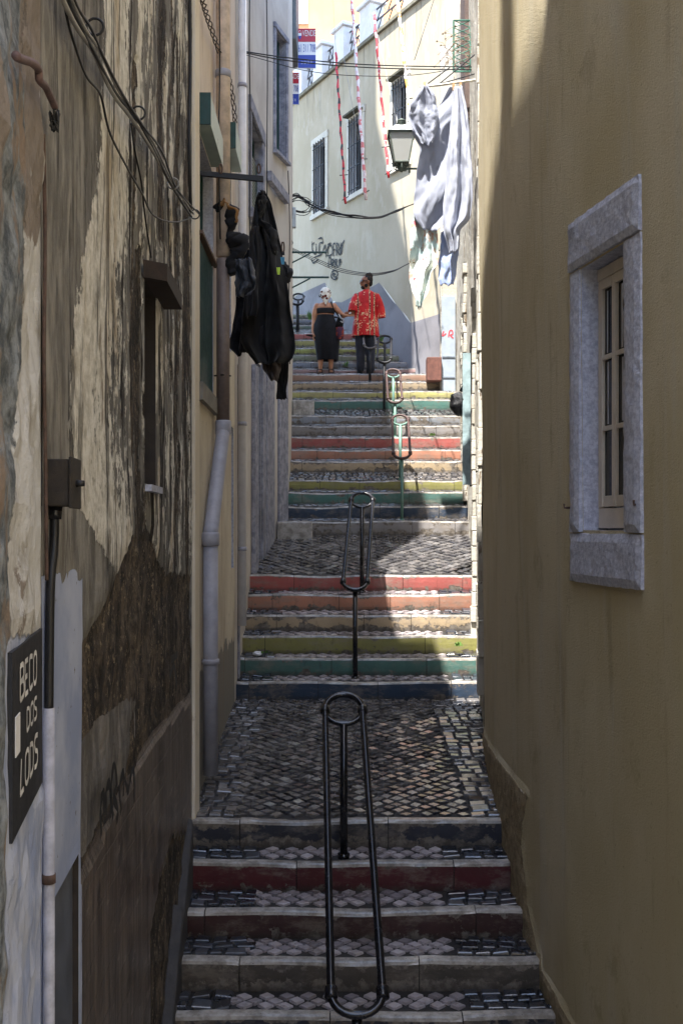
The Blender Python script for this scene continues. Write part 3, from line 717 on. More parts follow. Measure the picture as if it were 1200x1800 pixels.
# ---------------------------------------------------------------- left side: far cream house
LF = [(-1.05, 10.35), (-1.05, 12.2), (-.90, 13.9), (-.745, 14.4), (-.76, 16.), (-.85, 18.4)]
far = empty('cream_house', (-.9, 14., -.9), 'tall cream house with stone door jambs and blue framed window further up the left side', 'house')
def dd(px): return pxd_lin(LF, px)
D1 = (dd(441.5)+.25, dd(458), 2.2, PZ(640, 12.8), .16)
ops = [D1, (13.95, 14.32, PZ(272, 14.1), PZ(60, 14.1), .2), (12.02, 12.9, PZ(388, 12.4), PZ(222, 12.4), .16)]
def zt(py, d): return PZ(py, d)
wall('wall', LF, 1, -.95, 12.8, [M_PALE, M_LIMED], far, .06, .1, openings=ops, disp=lambda d, z: .006*fb(d, z*.6, 3))
house_core(LF, 1, -.95, 12.8, M_CORE, M_ROOF, far)
MB().box(-4.4, -.95, 12.6, 13.895, 12.985, 13.4).build('sun_block', M_PALE, far); MB().box(-1.8, -.95, 13.9, 18.3, 12.985, 18.9).build('sun_block', M_PALE, far); MB().box(-6.4, -1.81, 14.5, 18.3, 12.985, 26).build('tall_sun_block', M_PALE, far)  # unseen masses added to shade the third flight and the far facade
def surround(path, side, o, wd, parent, mat=M_LIMED, tk=.03, sill=True, name='surround', lint=None):
    a, b, c, e = o[:4]; m = MB(); l = lint or wd
    wbox(m, path, side, a-wd, a-.001, c-(0 if sill else 0), e, .0, tk); wbox(m, path, side, b+.001, b+wd, c, e, .0, tk)
    wbox(m, path, side, a-wd-.01, b+wd+.01, e+.002, e+l, .0, tk+.006)
    if sill: wbox(m, path, side, a-wd-.02, b+wd+.02, c-l*.7, c-.002, .0, tk+.03)
    return bevel(m.build(name, mat, parent), .005)
win = window_of(LF, 1, ops[1], far); surround(LF, 1, ops[1], .07, far, M_LIMED, .03, True)
b = MB(); wbox(b, LF, 1, 13.96, 14.0, ops[1][2], ops[1][3], -.075, -.02); b.build('blue_frame', simple('blue_window_paint', C(120, 150, 200), .5), win)
win = window_of(LF, 1, ops[2], far); surround(LF, 1, ops[2], .16, far, M_LIMED, .03)
shutter('open_shutter', LF, 1, 12.04, 12.88, ops[2][2]+.01, ops[2][3]-.3, -.07, M_GREEN, win, True, 'h')
doorr = MB(); wbox(doorr, LF, 1, D1[0]+.01, D1[1]-.01, 2.2, D1[3]-.01, -.15, -.11); doorr.build('door', simple('grey_brown_door', C(120, 112, 104), .6, 0, .2, 8, .3), far)
jm = MB()
for (a, b, top, t1) in ((10.62, 10.74, 640, .02), (dd(441.5), dd(441.5)+.24, 640, .05), (dd(458)+.01, dd(458)+.25, 640, .03)):
    wbox(jm, LF, 1, a, b, gz(a)-.3, PZ(top, a), .0, t1)
bevel(jm.build('door_jamb', M_LIMED, far), .008)
jm = MB(); wbox(jm, LF, 1, 13.25, 13.85, gz(13.3)-.3, PZ(645, 13.5), .0, .03); wbox(jm, LF, 1, 14.05, 14.38, gz(14)-.3, PZ(640, 14.2), .0, .03); bevel(jm.build('door_jamb', M_LIMED, far), .008)
jm = MB(); wbox(jm, LF, 1, 13.3, 14.3, PZ(335, 14.1)-.12, PZ(335, 14.1), .0, .07); jm.build('stone_band', M_LIMED, far)
# balcony slab edge and grey shutter high at the corner
b = MB().box(-.9, -.74, 17.2, 18.3, PZ(105, 18.), PZ(-60, 18.)); b.build('grey_shutter_box', simple('slate_grey_metal', C(84, 90, 94), .5), far)
# low stone blocks at the doors
for nm, (xa, xb, ya, yb, zb, zt_), lab in (('door_step', (PX(487, 13.95), PX(549, 13.95), 13.95, 14.16, gz(13.9)-.1, PZ(917, 13.95)), 'low grey stone block before the door where the third flight begins'),
                                  ('door_step', (PX(514, 16.9), PX(552, 16.9), 16.9, 17.2, gz(16.9)-.1, PZ(703, 16.9)), 'rounded old stone block standing on the stair by the far left corner')):
    o = bevel(MB().box(xa, xb, ya, yb, zb, zt_).build(nm, M_STEPST), .02, 3); tag(o, lab, 'stone block')

# ---------------------------------------------------------------- right side: ochre house
RO = [(2.6, -6), (2.2, -1), (1.79, 2.0), (1.39, 4.3), (1.18, 5.5), (1.135, 5.9), (1.095, 6.6), (1.09, 7.2), (1.13, 8.0), (1.20, 8.85), (1.6, 9.3)]
och = empty('ochre_house', (1.5, 5., -.9), 'ochre rough stucco house filling the right side, with one deep stone framed window', 'house')
WO = (4.77, 5.26, 2.63, 3.935, .13)
def a_ochre(px, py, d, z):
    if d < 3.6: return dict(patch=0, chip=0)
    n = fb(d*4, z*4, 1)
    y1 = pl([(846, 1275), (860, 1308), (875, 1330), (923, 1395)], px); x1 = pl([(1300, 900), (1395, 928), (1480, 918), (1600, 930), (1690, 945)], py)
    p1 = min((py-y1)/14+.5, (x1-px)/10+.5+n*.5)
    y2 = pl([(925, 1660), (940, 1690), (1005, 1800), (1060, 1900)], px); p2 = (py-y2)/14+.5
    e1 = .62-abs(py-y1)/7 if 850 < px < 926 else 0; e2 = .58-abs(py-y2)/7 if px > 935 else 0
    b = max(p1, p2); gr = .75-(z-gz(d))/.12     # broken foot
    return dict(patch=clamp(max(b, gr)), chip=clamp(max(e1, e2, 0)))
def d_ochre(d, z):
    if d < 3.6: return 0
    a = a_ochre(*proj((wx(RO, d), d, z)), d, z)
    return .012*fb(d*.9, z*.5, 6)+.018*clamp(a['patch'])+.006*fb(d*9, z*9, 4)*a['patch']+.008*a['chip']
wall('wall', RO[2:], -1, -.95, 12.2, [M_OCHRE, M_LIME], och, .03, .05, openings=[WO], disp=d_ochre, attr=a_ochre, lean=.009)
wall('wall', RO[:3], -1, -.95, 12.2, [M_CREAM], och, .5, .5, lean=.009)
house_core(RO, -1, -.95, 12.2, M_CORE, M_ROOF, och, eave=-.15)
def slab(mb, d0, d1, z0, z1, t0, t1, path=RO, side=-1, lean=.009, seed=0, r=.004):
    """roughly dressed stone: a grid faced block with chipped edges"""
    L0 = lean*((z0+z1)/2-1); nd, nz = max(2, int((d1-d0)/.035)), max(2, int((z1-z0)/.035)); base = len(mb.v)
    for i in range(nd+1):
        for j in range(nz+1):
            d, z = lerp(d0, d1, i/nd), lerp(z0, z1, j/nz); e = (i in (0, nd)) or (j in (0, nz))
            n = fb(d*14+seed, z*14, 2)
            dd_ = (r*1.5*n if i in (0, nd) else 0); zz_ = (r*1.5*fb(d*17, z*15, 9) if j in (0, nz) else 0)
            mb.v.append(wp(path, side, d+dd_, z+zz_, L0+t1+(r*n-.006 if not e else -.006-abs(n)*r*2)+(.004 if not e else -.004)))
    for i in range(nd):
        for j in range(nz):
            a = base+i*(nz+1)+j; mb.face(a, a+1, a+nz+2, a+nz+1)
    b2 = len(mb.v); ring = [(i, 0) for i in range(nd+1)]+[(nd, j) for j in range(1, nz+1)]+[(i, nz) for i in range(nd-1, -1, -1)]+[(0, j) for j in range(nz-1, 0, -1)]
    for (i, j) in ring:
        mb.v.append(wp(path, side, lerp(d0, d1, i/nd), lerp(z0, z1, j/nz), L0+t0))
    for k in range(len(ring)):
        k2 = (k+1) % len(ring); a = base+ring[k][0]*(nz+1)+ring[k][1]; b = base+ring[k2][0]*(nz+1)+ring[k2][1]
        mb.face(a, b, b2+k2, b2+k)
LR = .009*(3.3-1)
wo = empty('x', (0, 0, 0)); bpy.data.objects.remove(wo)
fr = MB(); lt = lambda z: .009*(z-1)
def oz(mb, d0, d1, z0, z1, t0, t1): L = lt((z0+z1)/2); wbox(mb, RO, -1, d0, d1, z0, z1, L+t0, L+t1)
oz(fr, 4.775, 4.81, 2.74, 3.87, -.125, -.082); oz(fr, 5.215, 5.255, 2.74, 3.87, -.125, -.082); oz(fr, 4.775, 5.255, 3.872, 3.93, -.125, -.082); oz(fr, 4.775, 5.255, 2.64, 2.738, -.125, -.078)
win = fr.build('window', M_CREAMW, och)
bevel(win, .003)
for (a, b) in ((4.90, 5.068), (5.072, 5.222)):
    cs = MB(); st = .019
    oz(cs, a, a+st, 2.745, 3.868, -.0975, -.078); oz(cs, b-st, b, 2.745, 3.868, -.0975, -.078); oz(cs, a+st+.001, b-st-.001, 3.82, 3.868, -.0965, -.079); oz(cs, a+st+.001, b-st-.001, 2.745, 2.80, -.0965, -.079)
    for zz in (3.12, 3.47): oz(cs, a+st+.001, b-st-.001, zz, zz+.024, -.0955, -.080)
    c_ = bevel(cs.build('casement', M_CREAMW, win), .003)
# glass and curtains (glass is the deepest, curtains shown against it)
gl = MB(); oz(gl, 4.82, 5.21, 2.75, 3.86, -.1008, -.0985); gl.build('pane', M_GLASS, win)
cu = MB()
for a, b in ((5.0, 5.018), (5.165, 5.18)):
    for zz in ((2.81, 3.11), (3.155, 3.46), (3.505, 3.81)):
        oz(cu, a, b, zz[0], zz[1], -.0982, -.0978)
cu.build('curtain', simple('white_net_curtain', C(176, 178, 190), .8, 0, .1, 30, .2), win)
ls = MB(); slab(ls, 4.60, 5.39, 3.945, 4.19, -.02, .028, seed=3); ls.build('lintel', M_LIME, och)
ls = MB(); slab(ls, 4.60, 4.765, 2.622, 3.937, -.02, .026, seed=5); slab(ls, 5.266, 5.39, 2.622, 3.937, -.02, .026, seed=8); ls.build('jamb', M_LIME, och)
ls = MB(); slab(ls, 4.60, 5.395, 2.37, 2.614, -.02, .028, seed=9); ls.build('sill', M_LIME, och)
for dq in (4.63, 5.42):
    hk = MB(); a = wp(RO, -1, dq, 2.745, .01); b = wp(RO, -1, dq, 2.745, .05); hk.tube([a, b, (b[0], b[1], b[2]+.02)], .006, 6); tag(hk.build('shutter_stay', M_RUST, och))

# ---------------------------------------------------------------- right side: ragged whitewashed house with teal shutter
RW = [(1.27, 9.35), (1.38, 10.5), (1.53, 12.1), (1.68, 13.5), (1.85, 16.), (1.97, 17.9)]
rag = empty('ragged_white_house', (1.6, 13., -.9), 'crumbling whitewashed house with a teal shutter beyond the ochre one on the right', 'house')
dw = (12.0, 12.62, PZ(850, 12.3)-.02, PZ(615, 12.3), .2)
wall('wall', RW, -1, -.95, 10.6, [M_RAG, M_LIME], rag, .05, .08, openings=[dw], disp=lambda d, z: .02*fb(d*2, z*.9, 3)+.012*fb(d*7, z*3, 5), lean=.004)
house_core(RW, -1, -.95, 10.6, M_CORE, M_ROOF, rag, eave=.0)
b = MB(); wbox(b, RW, -1, 12.01, 12.61, dw[2], dw[3], -.19, -.14); b.build('door', simple('old_dark_door', C(60, 52, 50), .7, 0, .3, 14, .3), rag)
fm = MB(); wbox(fm, RW, -1, 11.9, 11.99, dw[2], dw[3]+.1, .0, .05); wbox(fm, RW, -1, 12.63, 12.72, dw[2], dw[3]+.1, .0, .05); wbox(fm, RW, -1, 11.992, 12.628, dw[3]+.004, dw[3]+.1, .0, .05); fm.build('door_frame', simple('dark_brown_frame', C(62, 46, 42), .7), rag)
# teal shutter folded out into the lane
sh = MB(); xa = wx(RW, 12.66); z0, z1 = dw[2]+.02, dw[3]-.03
sh.hexa([(xa-.03, 12.68, z0), (xa-.155, 12.42, z0), (xa-.13, 12.40, z0), (xa-.005, 12.66, z0), (xa-.03, 12.68, z1), (xa-.155, 12.42, z1), (xa-.13, 12.40, z1), (xa-.005, 12.66, z1)])
sh.build('shutter', M_TEALSH, rag)
sh = MB(); sh.box(xa-.165, xa-.06, 12.384, 12.412, z0-.01, z1+.01); sh.build('shutter_edge', simple('grey_teal_paint', C(150, 170, 172), .5), rag)
# ragged layered strips of old render and boards near the ochre corner
for (d, zz0, zz1, t, wd) in ((9.6, 1.1, 9.5, .05, .2), (10.3, 1.2, 6.5, .035, .3), (11.2, 1.3, 5.2, .06, .25), (14.6, 3.0, 6.3, .07, .35), (15.6, 3.6, 5.9, .05, .3)):
    n = 24; ps = MB()
    for i in range(n):
        a, b = lerp(zz0, zz1, i/n), lerp(zz0, zz1, (i+1)/n)-.003; wbox(ps, RW, -1, d+.03*noise.noise(Vector((d, i*.7, 0))), d+wd+.04*noise.noise(Vector((d, i*.9, 3))), a, b, -.03, t+.02*noise.noise(Vector((d, i*1.3, 9))))
    bevel(ps.build('flaking_render', M_RAG, rag), .01)
b = MB(); wbox(b, RW, -1, 13.6, 14.9, 7.9, 10.4, -.02, .09); b.build('brown_boarding', simple('brown_boards', C(92, 74, 66), .8, 0, .3, 6, .4), rag)
# green lattice balcony bracket high up
gb = MB(); y = 13.2; x1 = wx(RW, y)-.03
zt0, zt1 = PZ(35, y), PZ(125, y); xa_ = PX(797, y)
gb.tube([(xa_, y, zt0), (xa_, y, zt1)], .012, 6); gb.tube([(xa_, y, zt0), (x1, y, zt0)], .012, 6); gb.tube([(x1, y, zt0), (x1, y, zt1)], .012, 6); gb.tube([(xa_, y, zt1), (x1, y, zt1)], .012, 6)
for i in range(7):
    a = lerp(zt0, zt1, i/7); b = lerp(zt0, zt1, (i+1)/7)
    gb.tube([(xa_, y, a), (x1, y, b)], .006, 4); gb.tube([(x1, y, a), (xa_, y, b)], .006, 4)
tag(gb.build('balcony_lattice', simple('green_iron_paint', C(60, 110, 92), .5), None), 'green iron lattice panel high on the right wall above the hanging sheets', 'lattice')

# ---------------------------------------------------------------- far curving house with barred windows
KF = 11.35
FP = [(KF-.535*17.9, 17.9), (KF-.535*20., 20.), (KF-.535*22.9, 22.9), (-1.75, 24.5), (-4.6, 27.5)]
FP = [(round(x, 4), y) for x, y in FP]
fh = empty('barred_window_house', (0.3, 20.8, 4.9), 'long pale cream house with barred windows and a grey zigzag painted base', 'house')
ZTOP = 11.95
def a_front(px, py, d, z):
    # painted dado: zigzag steps up the hill
    y = pl([(500, 560), (519, 520), (571, 496), (585, 530), (600, 531), (660, 500), (666, 496), (722, 567), (795, 544), (830, 535)], px)
    e = (py-y)/8+.5
    ln = .9-abs(py-y)/2.6 if (571 < px < 590 or 664 < px < 724) else 0
    return dict(dado=clamp(e), line=clamp(ln))
def m_front():
    t = T('cream_facade_render'); v = t.pos()
    c = t.mix(t.ss(t.noise(v, .8, 5), .35, .65), C(175, 165, 143), C(189, 180, 160))
    c = t.mix(t.math('MULTIPLY', t.ss(t.noise(t.pos(2.2, 2.2, .14), 2.4, 6, .68), .5, .7), .45), c, C(176, 168, 146))
    x, y, z = t.xyz(); top = t.ss(z, 10.6, 11.9)
    c = t.mix(t.math('MULTIPLY', top, t.ss(t.noise(t.pos(5, 5, .35), 2.2, 6, .7), .5, .65, 0, .6)), c, C(120, 116, 108))
    c = t.mix(t.ss(t.noise(v, 3, 7, .75), .62, .72, 0, .3), c, C(150, 142, 122))
    g = t.mix(t.ss(t.noise(v, 1.4, 5), .35, .65), C(124, 122, 126), C(144, 142, 146))
    g = t.mix(t.ss(t.noise(t.pos(3, 3, .6), 2, 6, .7), .56, .75, 0, .4), g, C(124, 122, 122))
    c = t.mix(t.ss(t.noise(t.pos(1.2, 1.2, .5), 2.6, 7, .72), .54, .64, 0, .3), c, C(206, 202, 190)); c = t.mix(t.ss(t.attr('dado'), .4, .6), c, g); c = t.mix(t.ss(t.attr('line'), .4, .6), c, C(240, 238, 230))
    return t.done(c, .9, t.bump(t.math('ADD', t.noise(v, 40, 3), t.math('MULTIPLY', t.noise(v, 3, 5), 2.)), .3, .006), 0, .3)
M_FRONT = m_front()
def fd(px): return KF/((px-CX)/F+.535)
FW = [(fd(573), fd(553), 9.24, 10.7, .22), (fd(637), fd(615), 9.2, 10.68, .22), (fd(716), fd(692), 9.25, 10.78, .22)]
wall('wall', FP, -1, 3.6, ZTOP, [M_FRONT, M_WHITE], fh, .04, .04, openings=FW, disp=lambda d, z: .008*fb(d*.8, z*.4, 4), attr=a_front)
ins = [wp(FP, -1, d, 0, -.5)[:2] for d in (17.92, 20., 22.8, 24.6, 27.45)]
MB().prism(ins+[(3.2, 30.), (5.2, 19.)], -.9, ZTOP-.02).build('core', M_CORE, fh)
for i, o in enumerate(FW):
    win = surround(FP, -1, o, .09, fh, simple('cream_surround', C(206, 202, 190), .85, 0, .1, 7, .3), .03, True, 'window', .14)
    gm = MB(); wbox(gm, FP, -1, o[0]+.01, o[1]-.01, o[2]+.01, o[3]-.01, -.19, -.16); gm.build('pane', M_GLASS, win)
    br = MB(); n = 5
    for k in range(n):
        d = lerp(o[0]+.04, o[1]-.04, k/(n-1)); br.tube([wp(FP, -1, d, o[2]-.03, .05), wp(FP, -1, d, o[3]+.02, .05)], .011, 6)
    for k in range(4):
        zz = lerp(o[2]+.08, o[3]-.1, k/3); br.tube([wp(FP, -1, o[0], zz, .052), wp(FP, -1, o[1], zz, .052)], .009, 6)
    br.build('window_bars', M_IRON, win)
    if i: b = MB(); wbox(b, FP, -1, o[0]-.05, o[1]+.02, o[3]+.06, o[3]+.1, .03, .16); b.build('drip_ledge', simple('mossy_slate', C(86, 84, 70), .9), win)
cop = MB(); 
for a, b in ((17.9, 20.), (20., 22.9), (22.9, 24.5)): wbox(cop, FP, -1, a, b, ZTOP+.003, ZTOP+.07, -.28, .06)
cop.build('coping', simple('weathered_coping', C(120, 116, 100), .9, 0, .3, 8, .5), fh)
# parapet piers with zigzag iron between them
pd = [fd(px)+.25 for px in (672+60, 651, 604, 566, 530)]
for d in pd:
    p_ = MB(); wbox(p_, FP, -1, d-.19, d+.19, ZTOP+.0705, ZTOP+.80, -.33, -.03); pr = bevel(p_.build('parapet_pier', M_WHITE, fh), .01)
    p_ = MB(); wbox(p_, FP, -1, d-.24, d+.24, ZTOP+.802, ZTOP+.88, -.38, .02); bevel(p_.build('pier_cap', M_WHITE, pr), .015)
for a, b in zip(pd, pd[1:]):
    a, b = a+.2, b-.2; rl = MB(); 
    for zz in (.25, .47, .69): rl.tube([wp(FP, -1, a, ZTOP+zz, -.18), wp(FP, -1, b, ZTOP+zz, -.18)], .018, 6)
    n = max(3, int((b-a)/.28)); 
    for base in (.25, .47):
        pts = [wp(FP, -1, lerp(a, b, k/(2*n)), ZTOP+base+(.22 if k % 2 else 0), -.18) for k in range(2*n+1)]; rl.tube(pts, .013, 5)
    rl.build('parapet_railing', simple('grey_railing_paint', C(84, 84, 88), .5), fh)
# low boards where the facade meets the door
AL = MB().box(PX(774, 17.7), PX(811, 17.7), 17.74, 17.84, gz(17.9)-.3, ZTOP-1.2); AL.build('side_pier', M_RAG, fh)
dr = MB().box(PX(776, 17.68), PX(800, 17.68), 17.69, 17.735, PZ(700, 17.68), PZ(520, 17.68)); dr = dr.build('side_door', simple('pale_blue_grey_door', C(152, 162, 172), .6, 0, .08, 8, .2), fh)
for (a, b) in ((PZ(640, 17.68), PZ(628, 17.68)), (PZ(668, 17.68), PZ(664, 17.68))): MB().box(PX(777, 17.68), PX(799, 17.68), 17.676, 17.6885, b, b+.02).build('door_rail', simple('door_rail_grey', C(110, 118, 128), .6), dr)
strokes('graffiti', [[(0, 0), (.02, .1), (.06, .11), (.07, .05), (.03, .03), (.08, -.02)], [(-.04, .06), (-.1, .02), (-.08, .1)]], lambda u, v: (PX(788, 17.68)+u, 17.686, PZ(592, 17.68)+v), .02, simple('red_spray', C(200, 60, 70), .7), dr)
bb = MB().box(PX(748, 17.9), PX(773, 17.9), 17.6, 17.9, gz(17.9)-.02, PZ(632, 17.9)); tag(bevel(bb.build('wooden_box', simple('brown_board', C(104, 66, 56), .7, 0, .3, 14, .3)), .01), 'reddish brown wooden box on the step by the pale grey side door', 'box')
# scrawled writing on the facade
G = [[(549, 424), (550, 440), (556, 446), (556, 428)], [(560, 420), (566, 418), (568, 426), (562, 428), (562, 446)], [(553, 452), (566, 446), (572, 430), (574, 452)], [(572, 446), (582, 426)],
     [(577, 450), (577, 430), (583, 432), (584, 446), (577, 450)], [(587, 450), (586, 430), (590, 428)], [(586, 440), (590, 438)], [(592, 449), (592, 428), (596, 432), (593, 439), (598, 448)], [(599, 448), (600, 426)], [(596, 440), (606, 422)], [(603, 430), (600, 446)],
     [(578, 470), (579, 453), (582, 455), (582, 466)], [(584, 470), (584, 456), (588, 459), (585, 463), (589, 469)], [(590, 470), (590, 456), (593, 459), (591, 463), (595, 469)], [(597, 468), (597, 456)], [(599, 466), (598, 454), (600, 462)],
     [(590, 482), (586, 480), (588, 486), (592, 486), (594, 480), (590, 475), (584, 478), (583, 486), (588, 491), (594, 488)], [(549, 430), (553, 426)], [(560, 455), (552, 462), (548, 456)]]
pstrokes('graffiti', G, FP, -1, .016, .032, tagm, fh)

# ---------------------------------------------------------------- peach building far behind
pb = empty('background_house', (0, 33, 5), 'apricot coloured house rising behind the white parapet at the top', 'house')
def m_apr(): return plaster('apricot_plaster', C(218, 158, 112), C(224, 168, 124), C(190, 136, 98), .7, 30, .15, .004, .1, .2)
MB().box(-6., 5., 33., 39., -.9, 24).build('wall', m_apr(), pb)
o = MB().box(PX(523, 33), PX(541, 33), 32.95, 33.0-.001, PZ(42, 33), PZ(-30, 33)).build('window', M_WHITE, pb)
MB().box(PX(526, 33), PX(538, 33), 32.93, 32.949, PZ(38, 33), PZ(-28, 33)).build('pane', simple('pale_window', C(190, 196, 204), .3), o)
# unseen block added behind the camera to darken the foreground
bh = empty('light_blocker', (0, -12, -.9), 'plain block added behind the viewer to darken the lower lane', 'house')
MB().box(-6., 7., -16., -12., -.93, 9).build('wall', M_CONCR, bh)

# ---------------------------------------------------------------- handrails down the middle of the stairs
def handrail(u, l, w_, label, mat, postmat=None, r=.021, feet=(True, True)):
    U, L_ = P(*u), P(*l); root = empty('handrail', (L_.x, L_.y, gz(L_.y)), label, 'handrail', 'looped handrails down the middle of the stairs')
    h = w_/2; sl_ = (U-L_).normalized(); sd = Vector((1, 0, 0)); pts = []
    upv = Vector((0, .75, .66)).normalized(); dnv = Vector((0, -.55, -.83)).normalized()
    A = []
    for i in range(13): a = math.pi*i/12; A.append(U+sd*(-h*math.cos(a))+upv*(h*1.05*math.sin(a)))
    B = []
    for i in range(13): a = math.pi*i/12; B.append(L_+sd*(h*math.cos(a))+dnv*(h*.8*math.sin(a)))
    lp = MB(); lp.tube(A+[lerp(A[-1], B[0], k/6) for k in range(1, 6)]+B+[lerp(B[-1], A[0], k/6) for k in range(1, 6)], r, 12, closed=True)
    lp.build('loop_rail', mat, root, True)
    for E, dirv, f in ((U, Vector((0, -.5, -.86)).normalized(), feet[0]), (L_, Vector((0, -.25, -.95)).normalized(), feet[1])):
        arc = MB(); a_ = []
        for i in range(13): a = math.pi*i/12; a_.append(E+sd*(-h*math.cos(a))+dirv*(h*.78*math.sin(a)))
        arc.tube(a_, r*.9, 10); arc.build('bracket_arc', postmat or mat, root, True)
        c = MB()
        for s in (-1, 1): q = E+sd*s*h; c.tube([q-sl_*.03, q+sl_*.03], r*1.45, 12); 
        c2 = MB(); q = E-sd*h; c2.tube([q-sl_*.032, q-sl_*.026, q+sl_*.026, q+sl_*.032], [r*1.1, r*1.5, r*1.5, r*1.1], 12); c2.build('collar', mat, root, True)
        c2 = MB(); q = E+sd*h; c2.tube([q-sl_*.032, q-sl_*.026, q+sl_*.026, q+sl_*.032], [r*1.1, r*1.5, r*1.5, r*1.1], 12); c2.build('collar', mat, root, True)
        if f:
            q = E+dirv*h*.78; p = MB(); p.tube([(q.x, q.y, q.z), (q.x, q.y, gz(q.y)-.05)], r*1.2, 12); p.build('post', postmat or mat, root, True)
            p = MB(); p.tube([(q.x, q.y, gz(q.y)-.02), (q.x, q.y, gz(q.y)+.012)], r*1.9, 12); p.build('post_base', postmat or mat, root, True)
    return root
M_RUSTR = simple('worn_brown_rail', C(70, 50, 46), .6, 0, .35, 30, .3); M_SLV = simple('worn_silver_rail', C(96, 94, 94), .55, 0, .25, 30, .2)
handrail((604, 1248, 6.9), (627, 1746, 5.0), .245, 'glossy black long looped handrail nearest the viewer, over the dark lower steps', M_BLACK)
handrail((636, 879, 12.0), (624, 1022, 10.7), .245, 'black looped handrail above the red, orange and olive steps of the second flight', M_BLACK)
handrail((703, 738, 15.2), (706, 796, 14.4), .23, 'brown looped handrail on a pale green post crossing the teal and yellow steps', M_RUSTR, M_GREENL, .018)
handrail((691, 656, 16.9), (694, 700, 16.3), .22, 'brown looped handrail on a pale post just below the two people', M_RUSTR, M_GREENL, .018)
handrail((676, 596, 18.0), (675, 630, 17.2), .22, 'black looped handrail just right of the man in red', M_IRON, None, .018)
handrail((646, 574, 18.75), (650, 606, 18.12), .20, 'silver looped handrail on a black post in front of the legs of the man', M_SLV, M_IRON, .018)
handrail((524, 521, 21.1), (522, 529, 20.45), .22, 'dark handrail far up the left turn of the lane beyond the woman', M_IRON, None, .018)
handrail((588, 562, 19.9), (589, 585, 19.1), .2, 'dark handrail half hidden behind the skirt of the woman', M_IRON, None, .018)

# ---------------------------------------------------------------- pipes
def tube_thing(name, pts, r, mat, label, cat, group=None, seg=10, parent=None):
    m = MB(); m.tube(pts, r, seg); o = m.build(name, mat, parent, True)
    return tag(o, label, cat, group) if parent is None else o
M_PIPEG = simple('grey_pvc_pipe', C(150, 150, 160), .5, 0, .12, 10, .1); M_PIPEW = simple('white_pipe', C(214, 212, 214), .5, 0, .08, 10, .1)
dp = empty('downpipe', (-.96, 7.76, .74), 'thick grey downpipe with a slanting middle length on the peach house', 'downpipe')
x0 = -.955
def pt(px, py): d = x0/((px-CX)/F); return Vector((x0, d, PZ(py, d)))
a, b_, c_, d_ = pt(392, 455), pt(392, 752), pt(370, 948), pt(370, 1362)
MB().tube([(x0, a.y, 9.18), (x0, a.y, a.z+.02)], .058, 16).build('upper_pipe', simple('peach_painted_pipe', C(200, 182, 166), .5), dp, True)
MB().tube([a, b_], .054, 16).build('brown_pipe', simple('brown_grey_pipe', C(112, 98, 92), .55, 0, .2, 12, .15), dp, True)
MB().tube([b_+Vector((0, .0, .01)), b_-Vector((0, .02, .05)), c_+Vector((0, .02, .06)), c_], .056, 16).build('slanting_pipe', M_PIPEG, dp, True)
MB().tube([c_+Vector((0, 0, .015)), d_], .055, 16).build('lower_pipe', M_PIPEG, dp, True)
for q, h in ((b_, .06), (c_, .05), (lerp(c_, d_, .52), .02), (Vector((x0, a.y, 6.3)), .03)):
    MB().tube([q-Vector((0, 0, h)), q-Vector((0, 0, h*.8)), q+Vector((0, 0, h*.8)), q+Vector((0, 0, h))], [.058, .066, .066, .058], 16).build('pipe_collar', M_PIPEG, dp, True)
MB().tube([(x0-.07, b_.y, b_.z+.42), (x0+.0, b_.y-.06, b_.z+.42), (x0+.062, b_.y, b_.z+.42)], .006, 6).build('pipe_clip', M_IRON, dp)
wpi = empty('downpipe', (-.985, 10.45, 1.66), 'slim white drainpipe ending short of the steps, left of the red step', 'downpipe')
MB().tube([(-.985, 10.45, 10), (-.985, 10.45, PZ(1100, 10.45))], .042, 14).build('pipe', M_PIPEW, wpi, True)
for py in (965, 745, 420, 150): q = Vector((-.985, 10.45, PZ(py, 10.45))); MB().tube([q-Vector((0, 0, .02)), q+Vector((0, 0, .02))], .047, 14).build('pipe_clip', M_PIPEG, wpi, True)

LALL = LA[3:]+LC[1:]
fL = lambda off: pxmap(LALL, 1, off)
def on(path, side, pts, off, n=6):
    m = pxmap(path, side, off); return cr([m(*p) for p in pts], n)
# rusty meter box with conduit
jb = empty('junction_box', wp(LC, 1, 2.95, PZ(890, 2.93), .0), 'rusty dark steel box with a black conduit hanging below it', 'junction box')
z0, z1 = PZ(890, 2.84), PZ(808, 2.84)
m = MB(); wbox(m, LC, 1, 2.80, 2.93, z0, z1, -.01, .066); bevel(m.build('box_body', M_RUSTBOX, jb), .004)
m = MB(); wbox(m, LC, 1, 2.793, 2.938, z0-.006, z1+.006, .0665, .076); bevel(m.build('lid', M_RUSTBOX, jb), .003)
q = wp(LC, 1, 2.86, (z0+z1)/2, .07); m = MB(); m.tube([q, (q[0]+.028, q[1], q[2])], [.011, .008], 8); m.build('latch', M_IRON, jb, True)
a = Vector(wp(LC, 1, 2.86, z0, .018)); m = MB(); m.tube([a+Vector((0, 0, .005)), a-Vector((0, 0, .035))], [.022, .018], 10); m.build('gland', M_BLACK, jb, True)
qs = cr([tuple(a), wp(LC, 1, 2.85, PZ(960, 2.85), .018), wp(LC, 1, 2.81, PZ(1040, 2.81), .016), wp(LC, 1, 2.79, PZ(1255, 2.79), .016)], 6)
MB().tube(qs, .0125, 10).build('conduit', M_WIRE, jb, True)
tube_thing('conduit_pipe', [wp(LC, 1, 2.79, PZ(1245, 2.79), .016), wp(LC, 1, 2.79, -.9, .016)], .0155, simple('dirty_white_conduit', C(170, 170, 180), .6, 0, .25, 14, .2), 'dirty white conduit running down the blue-white wall beside the black name panel', 'pipe')
